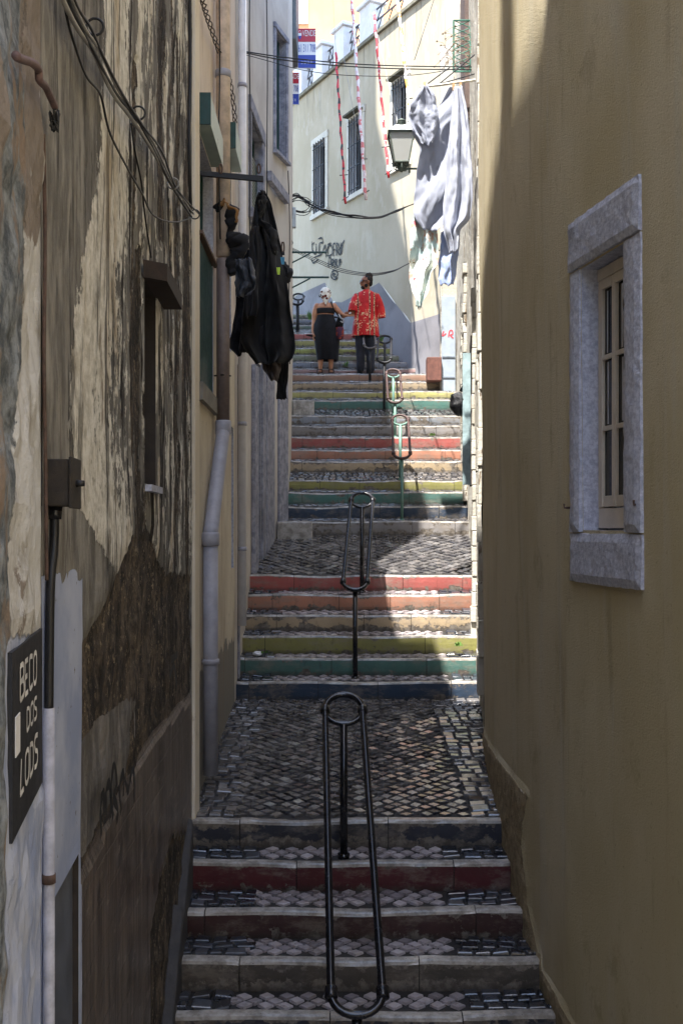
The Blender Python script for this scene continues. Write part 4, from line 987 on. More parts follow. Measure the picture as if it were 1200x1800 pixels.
q = wp(LC, 1, 2.79, PZ(1545, 2.79), .016); m = MB(); m.tube([(q[0], q[1], q[2]-.012), (q[0], q[1], q[2]+.012)], .0185, 10); tag(m.build('pipe_bracket', M_RUST, None, True), 'small rusty clamp round the dirty white conduit low on the left', 'clamp')
tube_thing('gas_pipe', on(LALL, 1, [(68, 235), (71, 420), (69, 620), (72, 830), (74, 1020)], .012), .005, M_RUST, 'thin rusty pipe running straight down the left wall above the conduit', 'pipe')
tube_thing('rusty_pipe', on(LALL, 1, [(-25, 96), (8, 100), (32, 108), (44, 120), (46, 138), (58, 150), (66, 165), (76, 186)], .03), .0095, simple('pinkish_rusty_pipe', C(104, 84, 82), .8, 0, .3, 20, .4), 'bent pinkish rusty pipe end at the upper left edge', 'pipe')
kn = MB(); rr = random.Random(4)
for k in range(5):
    pts = [tuple(Vector(fL(.03)(76, 200))+Vector((rr.uniform(-.012, .012), rr.uniform(-.014, .014), rr.uniform(-.045, .02)))) for _ in range(7)]; kn.tube(cr(pts, 5), .0026, 5)
tag(kn.build('wire_knot', M_WIRE), 'black knot of wire hanging from the bent rusty pipe', 'wire')
# cable runs on the peeling wall
rr = random.Random(9); run = [(78, -60), (100, 0), (128, 52), (150, 92), (186, 160), (228, 212), (262, 268), (292, 322), (330, 378)]
for k, (mt, r_, lab) in enumerate(((M_WIREG, .0075, 'pale grey cable, thickest of the run slanting down the peeling wall'), (M_WIRE, .006, 'black cable under the pale grey one on the peeling wall'), (M_WIREG, .0055, 'thin grey cable at the outer edge of the slanting run'), (M_WIRE, .005, 'thin black cable sagging between the ring hooks of the slanting run'))):
    pts = [(p[0]+rr.uniform(-3, 3)+(k-1.5)*3.2, p[1]+rr.uniform(-3, 3)+(6 if k == 3 and i % 2 else 0)) for i, p in enumerate(run)]
    tube_thing('cable', on(LC, 1, pts, .03+.006*k), r_, mt, lab, 'cable', 'cables slanting down the peeling wall', 6)
tube_thing('wire', on(LC, 1, [(98, -10), (108, 45), (138, 130), (165, 165), (182, 232), (216, 298), (240, 338), (262, 378), (300, 390), (331, 382)], .022), .0042, M_WIRE, 'thin black wire looping below the slanting cable run', 'wire')
tube_thing('wire', on(LC, 1, [(222, 216), (228, 262), (240, 318), (247, 380), (258, 452)], .02), .004, M_WIRE, 'thin black wire dropping from the cable run to the wooden hood', 'wire')
tube_thing('cable', on(LC, 1, [(325, -40), (326, 120), (324, 260), (327, 372)], .03), .011, M_WIRE, 'thick black cable running straight down the corner of the peeling house', 'cable')
for i, (px, py) in enumerate(((148, 46), (228, 198), (293, 322), (333, 376))):
    c = Vector(pxmap(LC, 1, .035)(px, py)); m = MB(); pts = []
    for k in range(14): a = 2*math.pi*k/14; pts.append(c+Vector((.028*math.cos(a), .0, .028*math.sin(a)))*(1+.15*i*.2))
    m.tube(pts, .0045, 6, closed=True)
    tag(m.build('ring_hook', M_IRON if i != 2 else M_WIREG, None, True), ['iron ring hook highest on the cable run', 'iron ring hook at the middle of the slanting cable run', 'pale ring hook just above the end of the cable run', 'iron ring hook where the cable run ends at the corner'][i], 'hook', 'ring hooks holding the cable run')
# twisted rope cable on the peach house
def twist(path, side, pts, off, amp, per, ph):
    base = on(path, side, pts, off, 16); out = []
    for i, p in enumerate(base): a = i*per+ph; out.append((p[0]+amp*math.cos(a), p[1]+amp*.6*math.sin(a*1.3), p[2]+amp*math.sin(a)*.6))
    return out
m = MB()
for ph in (0, 2.1, 4.2): m.tube(twist(LP, 1, [(340, -40), (344, 0), (358, 45), (378, 100), (396, 150), (404, 215)], .05, .018, .55, ph), .005, 6)
tag(m.build('twisted_cable', simple('brown_black_cable', C(58, 48, 42), .6), None, True), 'twisted bundle of brown cables slanting down to the green roller boxes', 'cable')

# wires crossing the lane
def span(pts): return cr([tuple(P(*p)) for p in pts], 8)
for k, (dy, lab) in enumerate(((0, 'upper of the two close black wires crossing the lane high up'), (5, 'lower of the two close black wires crossing the lane high up'))):
    tube_thing('overhead_wire', span([(419, 88+dy*.3, 10.5), (500, 100+dy, 11.), (600, 110+dy, 11.5), (700, 115+dy, 12), (836, 117+dy, 12.4)]), .0065, M_WIRE, lab, 'wire', 'wires crossing the lane')
tube_thing('overhead_wire', span([(419, 92, 10.5), (470, 106, 11.), (530, 122, 11.3), (600, 131, 11.6), (690, 133, 12), (760, 127, 12.3), (836, 112, 12.5)]), .004, M_WIRE, 'single thin wire sagging below the close pair high across the lane', 'wire', 'wires crossing the lane')
rr = random.Random(3); m = MB()
for k in range(6):
    j = lambda s=3: rr.uniform(-s, s)
    m.tube(span([(508+j(1), 405, 17.6), (509+j(1), 352+j(), 17.5), (522+j(), 341+j(4), 17.3), (545+j(), 358+j(5), 17.), (582+j(), 374+j(4), 16.6), (625, 380+j(), 16.2), (665, 381+j(2), 15.6), (700, 369+j(2), 15), (724, 359, 14.6), (830, 320, 13.5)]), .007, 6)
for k in range(5):
    c = P(530+rr.uniform(-8, 8), 362+rr.uniform(-4, 6), 17.2); pts = [c+Vector((.2*math.cos(2*math.pi*q/16)*rr.uniform(.8, 1.1), .05*math.sin(q), .12*math.sin(2*math.pi*q/16))) for q in range(16)]; m.tube(pts, .006, 5, closed=True)
tag(m.build('cable_bundle', M_WIRE, None, True), 'tangled bundle of black cables with coiled loops sagging behind the two people', 'cable')
m = MB()
for k in range(3): m.tube(span([(514, 436+k*2, 18), (560, 456+k*3, 17.8), (600, 472+k*3, 17.5), (650, 480+k*2, 17), (690, 475+k, 16.4), (720, 462, 15.8), (806, 425, 15)]), .006, 5)
tag(m.build('cable_bundle', M_WIRE, None, True), 'lower pair of black cables dipping just above the head of the man', 'cable')
m = MB(); rr = random.Random(8)
for k in range(9):
    pts = [tuple(P(508+rr.uniform(-3, 7), y+rr.uniform(-4, 4), 17.0-.02*k)) for y in (350, 375, 400, 430, 470, 520)][:rr.randint(3, 6)]; m.tube(cr(pts, 5), .006, 5)
tag(m.build('cable_drop', M_WIRE, None, True), 'messy black cables dropping down the corner of the cream house', 'cable')
m = MB().box(PX(512, 17.1), PX(520, 17.1), 17.05, 17.15, PZ(400, 17.1), PZ(365, 17.1)); tag(bevel(m.build('cable_box', simple('pale_box_plastic', C(180, 186, 186), .5)), .01), 'small pale box the tangled cables run into at the corner', 'box')

# festival garlands: long striped poles of foil
def stripes(name, a, b, per, third=None):
    t = T(name); x, y, z = t.xyz(True); f = t.math('FRACT', t.math('MULTIPLY', z, per)); c = t.mix(t.ss(f, .48, .52), a, b)
    c = t.mix(t.ss(t.noise(t.pos(obj=True), 9, 3), .5, .56), c, third or b); return t.done(c, .45)
G_ = [((590, 92, 18.6), (607, 357, 17.8), stripes('red_black_foil', C(196, 40, 52), C(30, 26, 30), 4.5, C(200, 50, 60)), .02, 'red and black striped hanging garland, left of the four'),
      ((616, -30, 18.0), (643, 350, 17.4), stripes('pink_white_foil', C(226, 206, 206), C(214, 120, 120), 5, C(232, 226, 226)), .026, 'pale pink and white hanging garland in front of the middle barred window'),
      ((657, 22, 17.9), (683, 312, 17.2), stripes('red_white_foil', C(206, 50, 60), C(220, 196, 196), 4.5, C(190, 40, 52)), .02, 'red and white striped hanging garland right of the middle barred window'),
      ((697, -20, 17.0), (722, 217, 16.4), stripes('yellow_white_foil', C(226, 168, 60), C(232, 228, 222), 3.2, C(230, 226, 220)), .022, 'yellow and white hanging garland beside the wall lantern')]
for a, b, mt, r_, lab in G_:
    A, B = P(*a), P(*b); root = empty('garland', B, lab, 'garland', 'festival garlands hanging over the lane')
    n = 26; m = MB(); pts = [lerp(A, B, k/n)+Vector((.008*math.sin(k*1.7), 0, 0)) for k in range(n+1)]; m.tube(pts, [r_*(1+.25*math.sin(k*2.3)) for k in range(n+1)], 8); m.build('foil_strip', mt, root, True)
    q = lerp(A, B, .82); m = MB(); m.tube([q-Vector((.07, 0, .0)), q+Vector((.07, 0, .01))], .008, 5); m.build('cross_pin', M_IRON, root)
    q = lerp(A, B, .97); m = MB(); m.tube([q-Vector((.05, 0, .03)), q+Vector((.06, 0, .04))], .008, 5); m.build('cross_pin', M_IRON, root)
    m = MB(); m.tube([A, A+Vector((-.06, .1, 1.2))], .004, 4); m.build('hanging_string', M_WIREG, root)
for i, (a, b, lab) in enumerate((((604, 100, 18.4), (630, 245, 18.), 'faint slack string beside the left garland'), ((664, 60, 17.8), (702, 240, 17.), 'faint slack string running toward the wall lantern'), ((765, -10, 14), (728, 105, 13.6), 'thin dark line dropping from the top right toward the high wires'))):
    tube_thing('string', [P(*a), P(*b)], .004, M_WIREG if i < 2 else M_WIRE, lab, 'string')

# ---------------------------------------------------------------- wall lantern
def lantern():
    d = 12.8; cx, zb, zt_ = PX(705, d), PZ(287, d), PZ(238, d)
    root = empty('wall_lantern', (cx, d, PZ(303, d)), 'green framed four sided glass lantern on an iron arm beside the hanging sheets', 'lantern')
    wb, wt = .085, .148; M_LG = simple('lantern_green_iron', C(88, 98, 90), .6, 0, .3, 20, .3)
    fr = MB(); cb = [Vector((cx+sx*wb, d+sy*wb, zb)) for sx, sy in ((-1, -1), (1, -1), (1, 1), (-1, 1))]; ct = [Vector((cx+sx*wt, d+sy*wt, zt_)) for sx, sy in ((-1, -1), (1, -1), (1, 1), (-1, 1))]
    for a, b in zip(cb, ct): fr.tube([a, b], .009, 6)
    for q in (cb, ct):
        for i in range(4): fr.tube([q[i], q[(i+1) % 4]], .011, 6)
    for q in ct: fr.tube([q, q+Vector((0, 0, .03))], [.008, .003], 5)
    fr.build('frame', M_LG, root)
    gm_ = T('frosted_glass'); gmat = gm_.done(C(196, 196, 190), .35); gm_.b.inputs['Transmission Weight'].default_value = .35
    k = .97
    for i in range(4):
        j = (i+1) % 4; c = Vector((cx, d, 0)); m = MB(); f = lambda v, s=k: Vector((c.x+(v.x-c.x)*s, c.y+(v.y-c.y)*s, v.z))
        m.hexa([f(cb[i]), f(cb[j]), f(cb[j], .93), f(cb[i], .93), f(ct[i]), f(ct[j]), f(ct[j], .93), f(ct[i], .93)]); m.build('pane', gmat, root)
    z1 = PZ(222, d); rf = MB(); n = len(rf.v); a = [(cx+sx*(wt+.02), d+sy*(wt+.02), zt_+.012) for sx, sy in ((-1, -1), (1, -1), (1, 1), (-1, 1))]; b = [(cx+sx*.075, d+sy*.075, z1) for sx, sy in ((-1, -1), (1, -1), (1, 1), (-1, 1))]
    rf.hexa(a+b); rf.build('glazed_top', simple('lantern_top_panes', C(150, 152, 146), .3), root)
    cp = MB(); cp.loft([(cx, d, z1-.004, .085, .085), (cx, d, z1+.03, .05, .05), (cx, d, z1+.034, .06, .06), (cx, d, z1+.06, .045, .045), (cx, d, z1+.064, .052, .052), (cx, d, z1+.075, .05, .05), (cx, d, z1+.1, .01, .01)], 14); cp.build('cap', M_LG, root, True)
    bt = MB(); bt.loft([(cx, d, zb-.10, .012, .012), (cx, d, zb-.085, .03, .03), (cx, d, zb-.05, .055, .055), (cx, d, zb-.02, .04, .04), (cx, d, zb, .08, .08)], 12)
    for i in range(8):
        a = 2*math.pi*i/8; bt.tube([(cx+.03*math.cos(a), d+.03*math.sin(a), zb-.08), (cx+.085*math.cos(a), d+.085*math.sin(a), zb-.07), (cx+.09*math.cos(a), d+.09*math.sin(a), zb-.03), (cx+.07*math.cos(a), d+.07*math.sin(a), zb-.01)], .006, 5)
    bt.build('scroll_base', M_LG, root)
    ar = MB(); xw = wx(RW, d)+.03; za = PZ(293, d)-.02
    ar.tube([(cx, d, zb-.1), (cx+.03, d, za), (cx+.15, d, za), (xw, d, za)], .013, 8)
    sc_ = [(cx+.2+.1*t/12*math.cos(t)*.9+.05, d, za-.13+.1*(1-t/14)*math.sin(t)) for t in [k*.55 for k in range(14)]]; ar.tube(sc_, .009, 6)
    ar.tube([(cx+.25, d, za-.05), (cx+.5, d, za-.2), (xw, d, za-.42)], .011, 6); ar.tube([(cx+.1, d, za), (cx+.1, d, za-.05)], .012, 6)
    ar.build('iron_arm', M_LG, root, True)
lantern()

# ---------------------------------------------------------------- for sale signs
def sale_sign(x0, x1, y, z0, z1, label):
    root = empty('for_sale_sign', ((x0+x1)/2, y, z0), label, 'sign', 'for sale signs on the corner'); h = z1-z0; wd = x1-x0
    MB().box(x0, x1, y, y+.02, z0, z1).build('board', M_WHITE, root)
    red, blue = simple('sign_red', C(176, 34, 56), .4, 0, .05), simple('sign_blue', C(36, 58, 150), .4, 0, .05)
    rp = MB().box(x0+.004, x1-.004, y-.003, y-.0005, z0+h*.66, z1-.004).build('red_panel', red, root); bp = MB().box(x0+.004, x1-.004, y-.003, y-.0005, z0+.004, z0+h*.33).build('blue_panel', blue, root)
    f = lambda u, v: (x0+u*wd, y-.006, z0+v*h)
    wall_text('lettering', 'VENDE', f, .25, .985, .80, .95, M_LET, root); wall_text('lettering', '61 311 708', f, .03, .97, .40, .60, blue, root); wall_text('lettering', '21 031 31 31', f, .18, .8, .1, .18, M_LET, root)
    # round balloon emblem: red over white over blue
    def disc(cx, cz, rx, rz, a0, a1, mat, off):
        V = [f(cx+rx*math.cos(a0+(a1-a0)*k/14), cz+rz*math.sin(a0+(a1-a0)*k/14)) for k in range(15)]; V = [(v[0], y-off, v[2]) for v in V]; link_mesh('emblem', V, [tuple(range(15))], mat, root)
    disc(.11, .85, .10, .10, 0, 2*math.pi*14/15, M_WHITE, .0055); disc(.11, .855, .085, .08, .3, math.pi-.3, red, .0065); disc(.11, .84, .085, .12, math.pi+.25, 2*math.pi-.25, blue, .0065)
    m = MB(); m.tube([(x0-.01, y+.01, z1-.02), (x0-.35, y+.01, z1+.02)], .012, 6); m.build('sign_bracket', M_IRON, root)
sale_sign(PX(523.5, 18.0), PX(555, 18.0), 18.0, PZ(119, 18.), PZ(49, 18.), 'larger red, white and blue for sale board high at the corner of the cream house')
sale_sign(PX(497, 18.6), PX(525.5, 18.6), 18.6, PZ(183, 18.6), PZ(127, 18.6), 'lower for sale board mostly hidden behind the corner of the cream house')

# ---------------------------------------------------------------- laundry
def cloth(name, rows, d, mat, label, cat, amp=.05, fr=4., seed=0, group=None, nu=40, nv=70, twist=0., thick=.004, slant=0., irr=1., parent=None, dd=0.):
    V, Fc = [], []; y0, y1 = rows[0][0], rows[-1][0]
    L_ = [(r[0], r[1]) for r in rows]; R_ = [(r[0], r[2]) for r in rows]
    def sm(tab, y):
        return sum(pl(tab, y+o)*w_ for o, w_ in ((-6, .2), (-3, .2), (0, .2), (3, .2), (6, .2)))
    for j in range(nv+1):
        y = lerp(y0, y1, j/nv); a, b = sm(L_, y), sm(R_, y); wid = (b-a)/F*d; full = max(.1, wid); v = j/nv
        z = PZ(y, d)
        for i in range(nu+1):
            u = i/nu; ph = seed+1.5*noise.noise(Vector((v*2.2, seed, 0)))+twist*v
            f1 = math.sin(2*math.pi*(fr*u+slant*v)+ph*2+irr*3.2*noise.noise(Vector((u*1.6, v*2.2, seed)))); f2 = math.sin(2*math.pi*(fr*2.3*u+slant*1.8*v)+irr*3*noise.noise(Vector((u*3, v*4, seed+5)))+v*4+seed); n = fb(u*3, v*5, seed, 3)
            dep = amp*(.75*f1+.16*f2+.4*n)*(.35+.65*min(1, v*3))
            e = .012*fb(v*4, i*.05, seed)
            V.append((PX(lerp(a, b, u), d)+e+.25*amp*f2*.3, d+dep+dd*v, z+.012*fb(u*5, seed, v*2)+(.03*fb(u*4, seed, 1) if j in (0, nv) else 0)))
    for j in range(nv):
        for i in range(nu): k = j*(nu+1)+i; Fc.append((k, k+1, k+nu+2, k+nu+1))
    o = link_mesh(name, V, Fc, mat, parent, True); s = o.modifiers.new('thickness', 'SOLIDIFY'); s.thickness = thick
    if parent is None: tag(o, label, cat, group)
    return o
def fabric(name, a, b, trans=0., rough=.85, sc=60):
    t = T(name); v = t.pos(obj=True); c = t.mix(t.ss(t.noise(v, 3, 4), .35, .65), a, b)
    h = t.math('ADD', t.math('MULTIPLY', t.noise(v, 7, 6, .6, 1.5), 1.), t.math('MULTIPLY', t.noise(v, sc*4, 2), .08))
    t.b.inputs['Sheen Weight'].default_value = .1
    if trans:
        t.L(c, t.b.inputs['Subsurface Radius']) if False else None
    m = t.done(c, rough, t.bump(h, .25, .008), 0, .2)
    if trans:
        tr = t.N('ShaderNodeBsdfTranslucent'); t.L(c, tr.inputs[0]); mx = t.N('ShaderNodeMixShader'); mx.inputs[0].default_value = trans
        t.L(t.b.outputs[0], mx.inputs[1]); t.L(tr.outputs[0], mx.inputs[2]); t.L(mx.outputs[0], t.nt.nodes['Material Output'].inputs[0])
    return m
M_SHEET = fabric('white_sheet_cotton', C(186, 190, 204), C(198, 202, 214), .35); M_SHEETG = fabric('greyish_sheet_cotton', C(168, 172, 186), C(184, 188, 200), .4)
t = T('floral_cotton'); v = t.pos(obj=True); n = t.noise(v, 5, 5, .65, 1.2)
c = t.mix(t.ss(t.noise(v, 2.2, 3), .4, .6), C(188, 206, 204), C(222, 220, 208)); c = t.mix(t.ss(n, .56, .6), c, C(196, 158, 140)); c = t.mix(t.ss(t.noise(v, 6.5, 3, .5), .62, .65), c, C(206, 112, 118)); c = t.mix(t.ss(t.noise(t.pos(1, 1, 1.3, True), 9, 5, .7, 2), .6, .63), c, C(134, 120, 84))
M_FLOR = t.done(c, .85, t.bump(t.noise(v, 7, 6, .6, 1.5), .4, .015)); M_BLUEC = fabric('pale_blue_cotton', C(150, 166, 206), C(172, 186, 216))
M_BLK = fabric('black_wool', C(13, 13, 15), C(22, 22, 25), 0, .9); M_BLK2 = fabric('black_cotton', C(20, 20, 23), C(34, 34, 38), 0, .85); M_TAUPE = fabric('dark_taupe_cloth', C(70, 62, 60), C(90, 80, 78)); M_TAN = fabric('tan_strap_fabric', C(120, 86, 50), C(150, 110, 66))
GL = 'sheets and linen hanging on the right'
rod = empty('drying_rod', (wx(RW, 11), 11, PZ(142, 11)), 'cream drying rod with thin stays sticking out over the sheets', 'drying rod')
m = MB(); m.tube([P(738, 152, 11.0), P(770, 149, 11.), P(842, 139, 11.0)], .014, 8); m.build('rod', simple('cream_rod', C(214, 206, 184), .5), rod)
for a, b in (((768, 150), (838, 92)), ((762, 150), (838, 128)), ((752, 146), (790, 118))): m = MB(); m.tube([P(*a, 11.0), P(*b, 11.05)], .006, 6); m.build('stay', M_IRON, rod)
cloth('bed_sheet', [(150, 742, 750), (165, 730, 764), (185, 722, 768), (205, 716, 770), (222, 724, 768), (240, 736, 764), (252, 742, 758)], 10.9, M_SHEETG, 'bunched greyish top of a sheet at the outer end of the drying rod', 'sheet', .04, 1.6, 1, GL, dd=.02)
cloth('bed_sheet', [(152, 792, 808), (175, 778, 812), (205, 756, 812), (228, 722, 810), (240, 726, 808), (262, 738, 806), (300, 732, 800), (345, 729, 796), (375, 727, 792), (392, 734, 782), (404, 744, 766)], 11.0, M_SHEETG, 'large greyish white sheet swept into long diagonal folds from the rod', 'sheet', .055, 1.1, 5.3, GL, 70, 120, .4, slant=1.9, irr=.9)
cloth('bed_sheet', [(152, 798, 812), (180, 796, 818), (230, 790, 824), (300, 784, 829), (350, 779, 832), (385, 778, 826), (405, 779, 806), (425, 786, 806), (443, 790, 804)], 10.85, M_SHEET, 'bright white sheet hanging straight at the wall end of the rod', 'sheet', .07, 1.6, 8.1, GL, 60, 110, .6, slant=-.5, irr=1.)
cloth('patterned_sheet', [(368, 728, 762), (400, 722, 766), (440, 719, 770), (466, 720, 768), (474, 720, 756), (515, 722, 753), (524, 730, 744), (540, 732, 741)], 11.05, M_FLOR, 'faded floral sheet hanging below the greyish one', 'sheet', .05, 1.6, 2.2, GL)
cloth('pillowcase', [(405, 775, 808), (440, 773, 806), (470, 770, 803), (494, 769, 800), (500, 776, 797)], 11.1, M_BLUEC, 'pale blue pillowcase hanging lowest beside the floral sheet', 'pillowcase', .02, 1., 4.4, GL)
# left: flat bar brackets with dark clothes
GB = 'drying bars on the left walls'
br = empty('drying_bar', (wx(LP, 7.6), 7.6, PZ(309, 7.6)), 'dark flat drying bar with two hook eyes, nearest of the left wall', 'drying bar', GB)
m = MB(); a, b = P(343, 303, 7.6), P(463, 314, 7.6); m.hexa([(a.x-.03, 7.58, a.z-.018), (b.x, 7.58, b.z-.022), (b.x, 7.61, b.z-.022), (a.x-.03, 7.61, a.z-.018), (a.x-.03, 7.58, a.z+.014), (b.x, 7.58, b.z+.016), (b.x, 7.61, b.z+.016), (a.x-.03, 7.61, a.z+.014)]); m.build('bar', M_IRON, br)
for px in (388, 455):
    c = P(px, 296, 7.575); pts = [c+Vector((.011*math.cos(2*math.pi*k/12), 0, .034*math.sin(2*math.pi*k/12))) for k in range(12)]; m = MB(); m.tube(pts, .006, 6, closed=True); m.build('hook_eye', M_RUST, br, True)
br = empty('drying_bar', (wx(LP, 9.5), 9.5, PZ(448, 9.5)), 'dark drying bar carrying the long black coat', 'drying bar', GB)
m = MB(); m.tube([P(393, 452, 9.5), P(500, 445, 9.5)], .016, 6); m.build('bar', M_IRON, br)
for px in (446, 497): c = P(px, 434, 9.5); m = MB(); m.tube([c+Vector((.012*math.cos(k), 0, .05*math.sin(k))) for k in [2*math.pi*q/10 for q in range(10)]], .007, 6, closed=True); m.build('hook_eye', M_RUST, br)
for i, (y, x2, lab) in enumerate(((443, 574, 'upper green iron bracket jutting from the corner above the woman'), (487, 578, 'lower green iron bracket jutting from the corner above the woman'))):
    d = 16.9-i*.3; br = empty('drying_bar', (-.8, d, PZ(y, d)), lab, 'drying bar', GB)
    m = MB(); m.tube([P(503, y, d), P(x2, y, d)], .017, 6); m.build('bar', M_GREEN, br); m = MB(); m.tube([P(506, y+22, d), P(545, y+2, d)], .012, 6); m.build('strut', M_GREEN, br)
GD = 'dark clothes drying on the left'
def bunch(name, pts, d, r, mat, label, cat):
    m = MB(); q = cr([(*P(a, b, d),) for a, b in pts], 10); rs = []
    for i, p in enumerate(q): rs.append(r*(.8+.5*abs(noise.noise(Vector((i*.16, r*10, 3))))+.1*math.sin(i*.35))*(.55 if i in (0, len(q)-1) else 1))
    m.tube(q, rs, 30); v2 = []
    for v in m.v: n = fb(v[0]*11+r*50, v[1]*11, v[2]*6, 3)*.05; v2.append((v[0]+n, v[1]+n*.7, v[2]+n*.6))
    m.v = v2; return tag(m.build(name, mat, None, True), label, cat, GD)
bunch('hanging_strap', [(386, 362), (394, 350), (404, 362), (414, 372), (412, 392)], 8.4, .014, M_TAN, 'tan and black straps knotted over the line at the left', 'clothing')
bunch('knotted_garment', [(386, 360), (398, 372), (403, 392), (398, 408), (410, 420), (424, 432), (418, 448), (408, 462), (412, 482)], 8.5, .062, M_BLK2, 'knotted black garment hanging in a narrow twisted strand', 'clothing')
cloth('hanging_garment', [(455, 412, 440), (480, 416, 448), (505, 414, 450), (520, 414, 440)], 8.3, fabric('slate_shiny_cloth', C(50, 54, 62), C(74, 78, 88), 0, .5), 'slate grey bra like top hanging below the twisted black garment', 'clothing', .05, 2, 3, GD, 24, 24)
cloth('black_dress', [(440, 428, 448), (480, 420, 462), (540, 412, 462), (600, 405, 462), (618, 406, 452), (622, 420, 450)], 9.1, M_BLK2, 'wide black skirt hanging left of the long coat', 'clothing', .07, 1.6, 6, GD)
coat = cloth('black_coat', [(338, 455, 466), (350, 450, 474), (375, 446, 480), (400, 440, 486), (430, 447, 492), (470, 442, 498), (520, 436, 508), (570, 428, 516), (605, 424, 520), (618, 432, 519), (632, 442, 514), (640, 450, 498)], 9.0, M_BLK, 'long black coat hanging by its collar, widening downward', 'coat', .10, 1.7, 1.7, GD, 70, 120, .5, irr=.8)
cloth('coat_sleeve', [(398, 442, 456), (430, 440, 458), (480, 436, 455), (540, 430, 452), (556, 432, 450)], 8.86, M_BLK2, None, None, .03, 1.2, 9, None, 16, 40, parent=coat)
bunch('coat_hood', [(458, 344), (462, 362), (458, 384), (466, 400), (478, 420), (474, 450)], 8.95, .05, M_BLK, 'bundled black hood and collar on top of the long coat', 'clothing')
cloth('brown_cloth', [(610, 458, 492), (640, 460, 493), (655, 466, 490), (668, 476, 488)], 9.15, M_TAUPE, 'dark taupe cloth showing under the hem of the long coat', 'clothing', .05, 1.5, 3, GD, 20, 24)
cloth('black_trousers', [(560, 494, 512), (620, 488, 508), (660, 486, 505), (702, 486, 504)], 9.35, M_BLK2, 'straight black trouser leg hanging lowest behind the coat', 'trousers', .02, 1., 2, GD, 16, 30)
bunch('knit_hat', [(482, 470), (490, 466), (500, 474), (504, 484), (496, 492), (484, 488)], 9.2, .055, M_BLK2, 'small rounded black cap pegged right of the coat', 'clothing')
for i, (px, py, c_, lab) in enumerate(((443, 468, C(170, 220, 60), 'lime green clothes peg at the left of the coat'), (496, 458, C(60, 150, 190), 'blue clothes peg at the right of the coat'), (488, 476, C(190, 220, 60), 'yellow green clothes peg beside the small black cap'))):
    m = MB(); c = P(px, py, 8.95); m.hexa([c+Vector(q)*.5 for q in ((-.012, -.01, -.06), (.012, -.01, -.06), (.012, .01, -.06), (-.012, .01, -.06), (-.03, -.01, .06), (-.002, -.01, .06), (-.002, .01, .06), (-.03, .01, .06))]); m.hexa([c+Vector(q)*.5 for q in ((.014, -.01, -.06), (.034, -.01, -.06), (.034, .01, -.06), (.014, .01, -.06), (.006, -.01, .06), (.04, -.01, .06), (.04, .01, .06), (.006, .01, .06))])
    tag(m.build('clothes_peg', simple('peg%d' % i, c_, .4)), lab, 'clothes peg', 'clothes pegs')
# ---------------------------------------------------------------- rubbish bag
bgm = MB(); c = P(808, 706, 12.5); bgm.ball(c, .115, .11, .17, 26, 20, 0, lambda x, y, z: 1+.22*fb(x*9, y*9, z*9+3, 3)-(.45 if z > .09 else 0)*clamp((z-.09)/.08))
bgm.tube([c+Vector((0.02, 0, .12)), c+Vector((.05, 0, .2)), c+Vector((.07, 0, .3))], [.03, .018, .03], 8)
tag(bgm.build('rubbish_bag', simple('black_shiny_plastic', C(18, 18, 22), .22, 0, .1, 30, .6, .012), None, True), 'shiny black rubbish bag hanging beside the teal shutter on the right', 'rubbish bag')
# ---------------------------------------------------------------- weeds
def weed(px, py, d, h, n, label, seed):
    rnd = random.Random(seed); c = P(px, py, d); m = MB()
    for k in range(n):
        a = rnd.uniform(0, 6.28); l = h*rnd.uniform(.5, 1.1); s = rnd.uniform(.1, .8); p0 = c+Vector((rnd.uniform(-.04, .04), rnd.uniform(-.02, .02), -.01)); p1 = p0+Vector((math.cos(a)*l*s*.5, math.sin(a)*l*s*.3, l*.6)); p2 = p0+Vector((math.cos(a)*l*s, math.sin(a)*l*s*.6, l))
        w_ = Vector((-math.sin(a), math.cos(a), .2))*.012; b = len(m.v); m.v += [tuple(p0), tuple(p1-w_), tuple(p1+w_), tuple(p2)]; m.face(b, b+1, b+3, b+2)
    tag(m.build('weed', simple('weed_green', C(92, 128, 54), .7)), label, 'weed', 'weeds growing in the step joints')
weed(608, 644, 18.95, .12, 14, 'small green weed on the pale blue step between the two people', 1); weed(689, 686, 17.6, .1, 18, 'green weed sprouting at the foot of the brown handrail', 2)
weed(668, 600, 19.6, .14, 22, 'green tuft right of the man on the upper steps', 3); weed(545, 562, 21.3, .2, 30, 'green tuft high on the left turn of the steps', 4)
weed(465, 1148, 10.9, .05, 10, 'tiny green weed at the left end of the olive step', 5); weed(760, 765, 16.3, .05, 14, 'low weed on the lit grey step below the side door', 6); weed(797, 698, 17.2, .07, 16, 'weed tuft at the right end of the yellow step', 7); weed(806, 1135, 11.0, .05, 14, 'weed at the lit right end of the olive step', 8); weed(857, 1262, 9.9, .1, 12, 'small weed where the right wall meets the lower landing', 9)
pb_ = MB(); rnd = random.Random(5)
for k in range(60):
    p = P(rnd.uniform(778, 830), rnd.uniform(55, 105), 12.6+rnd.uniform(-.3, .3)); q = p+Vector((rnd.uniform(-.15, .15), rnd.uniform(-.1, .1), rnd.uniform(-.15, .12))); pb_.tube([p, lerp(p, q, .5)+Vector((.02, 0, .02)), q], .003, 3)
    if k % 2: pb_.ball(q, .012, .012, .012, 5, 4)
tag(pb_.build('dry_plant', simple('dry_twigs', C(112, 96, 78), .9)), 'dry twiggy plant spilling from the ironwork above the sheets', 'plant')
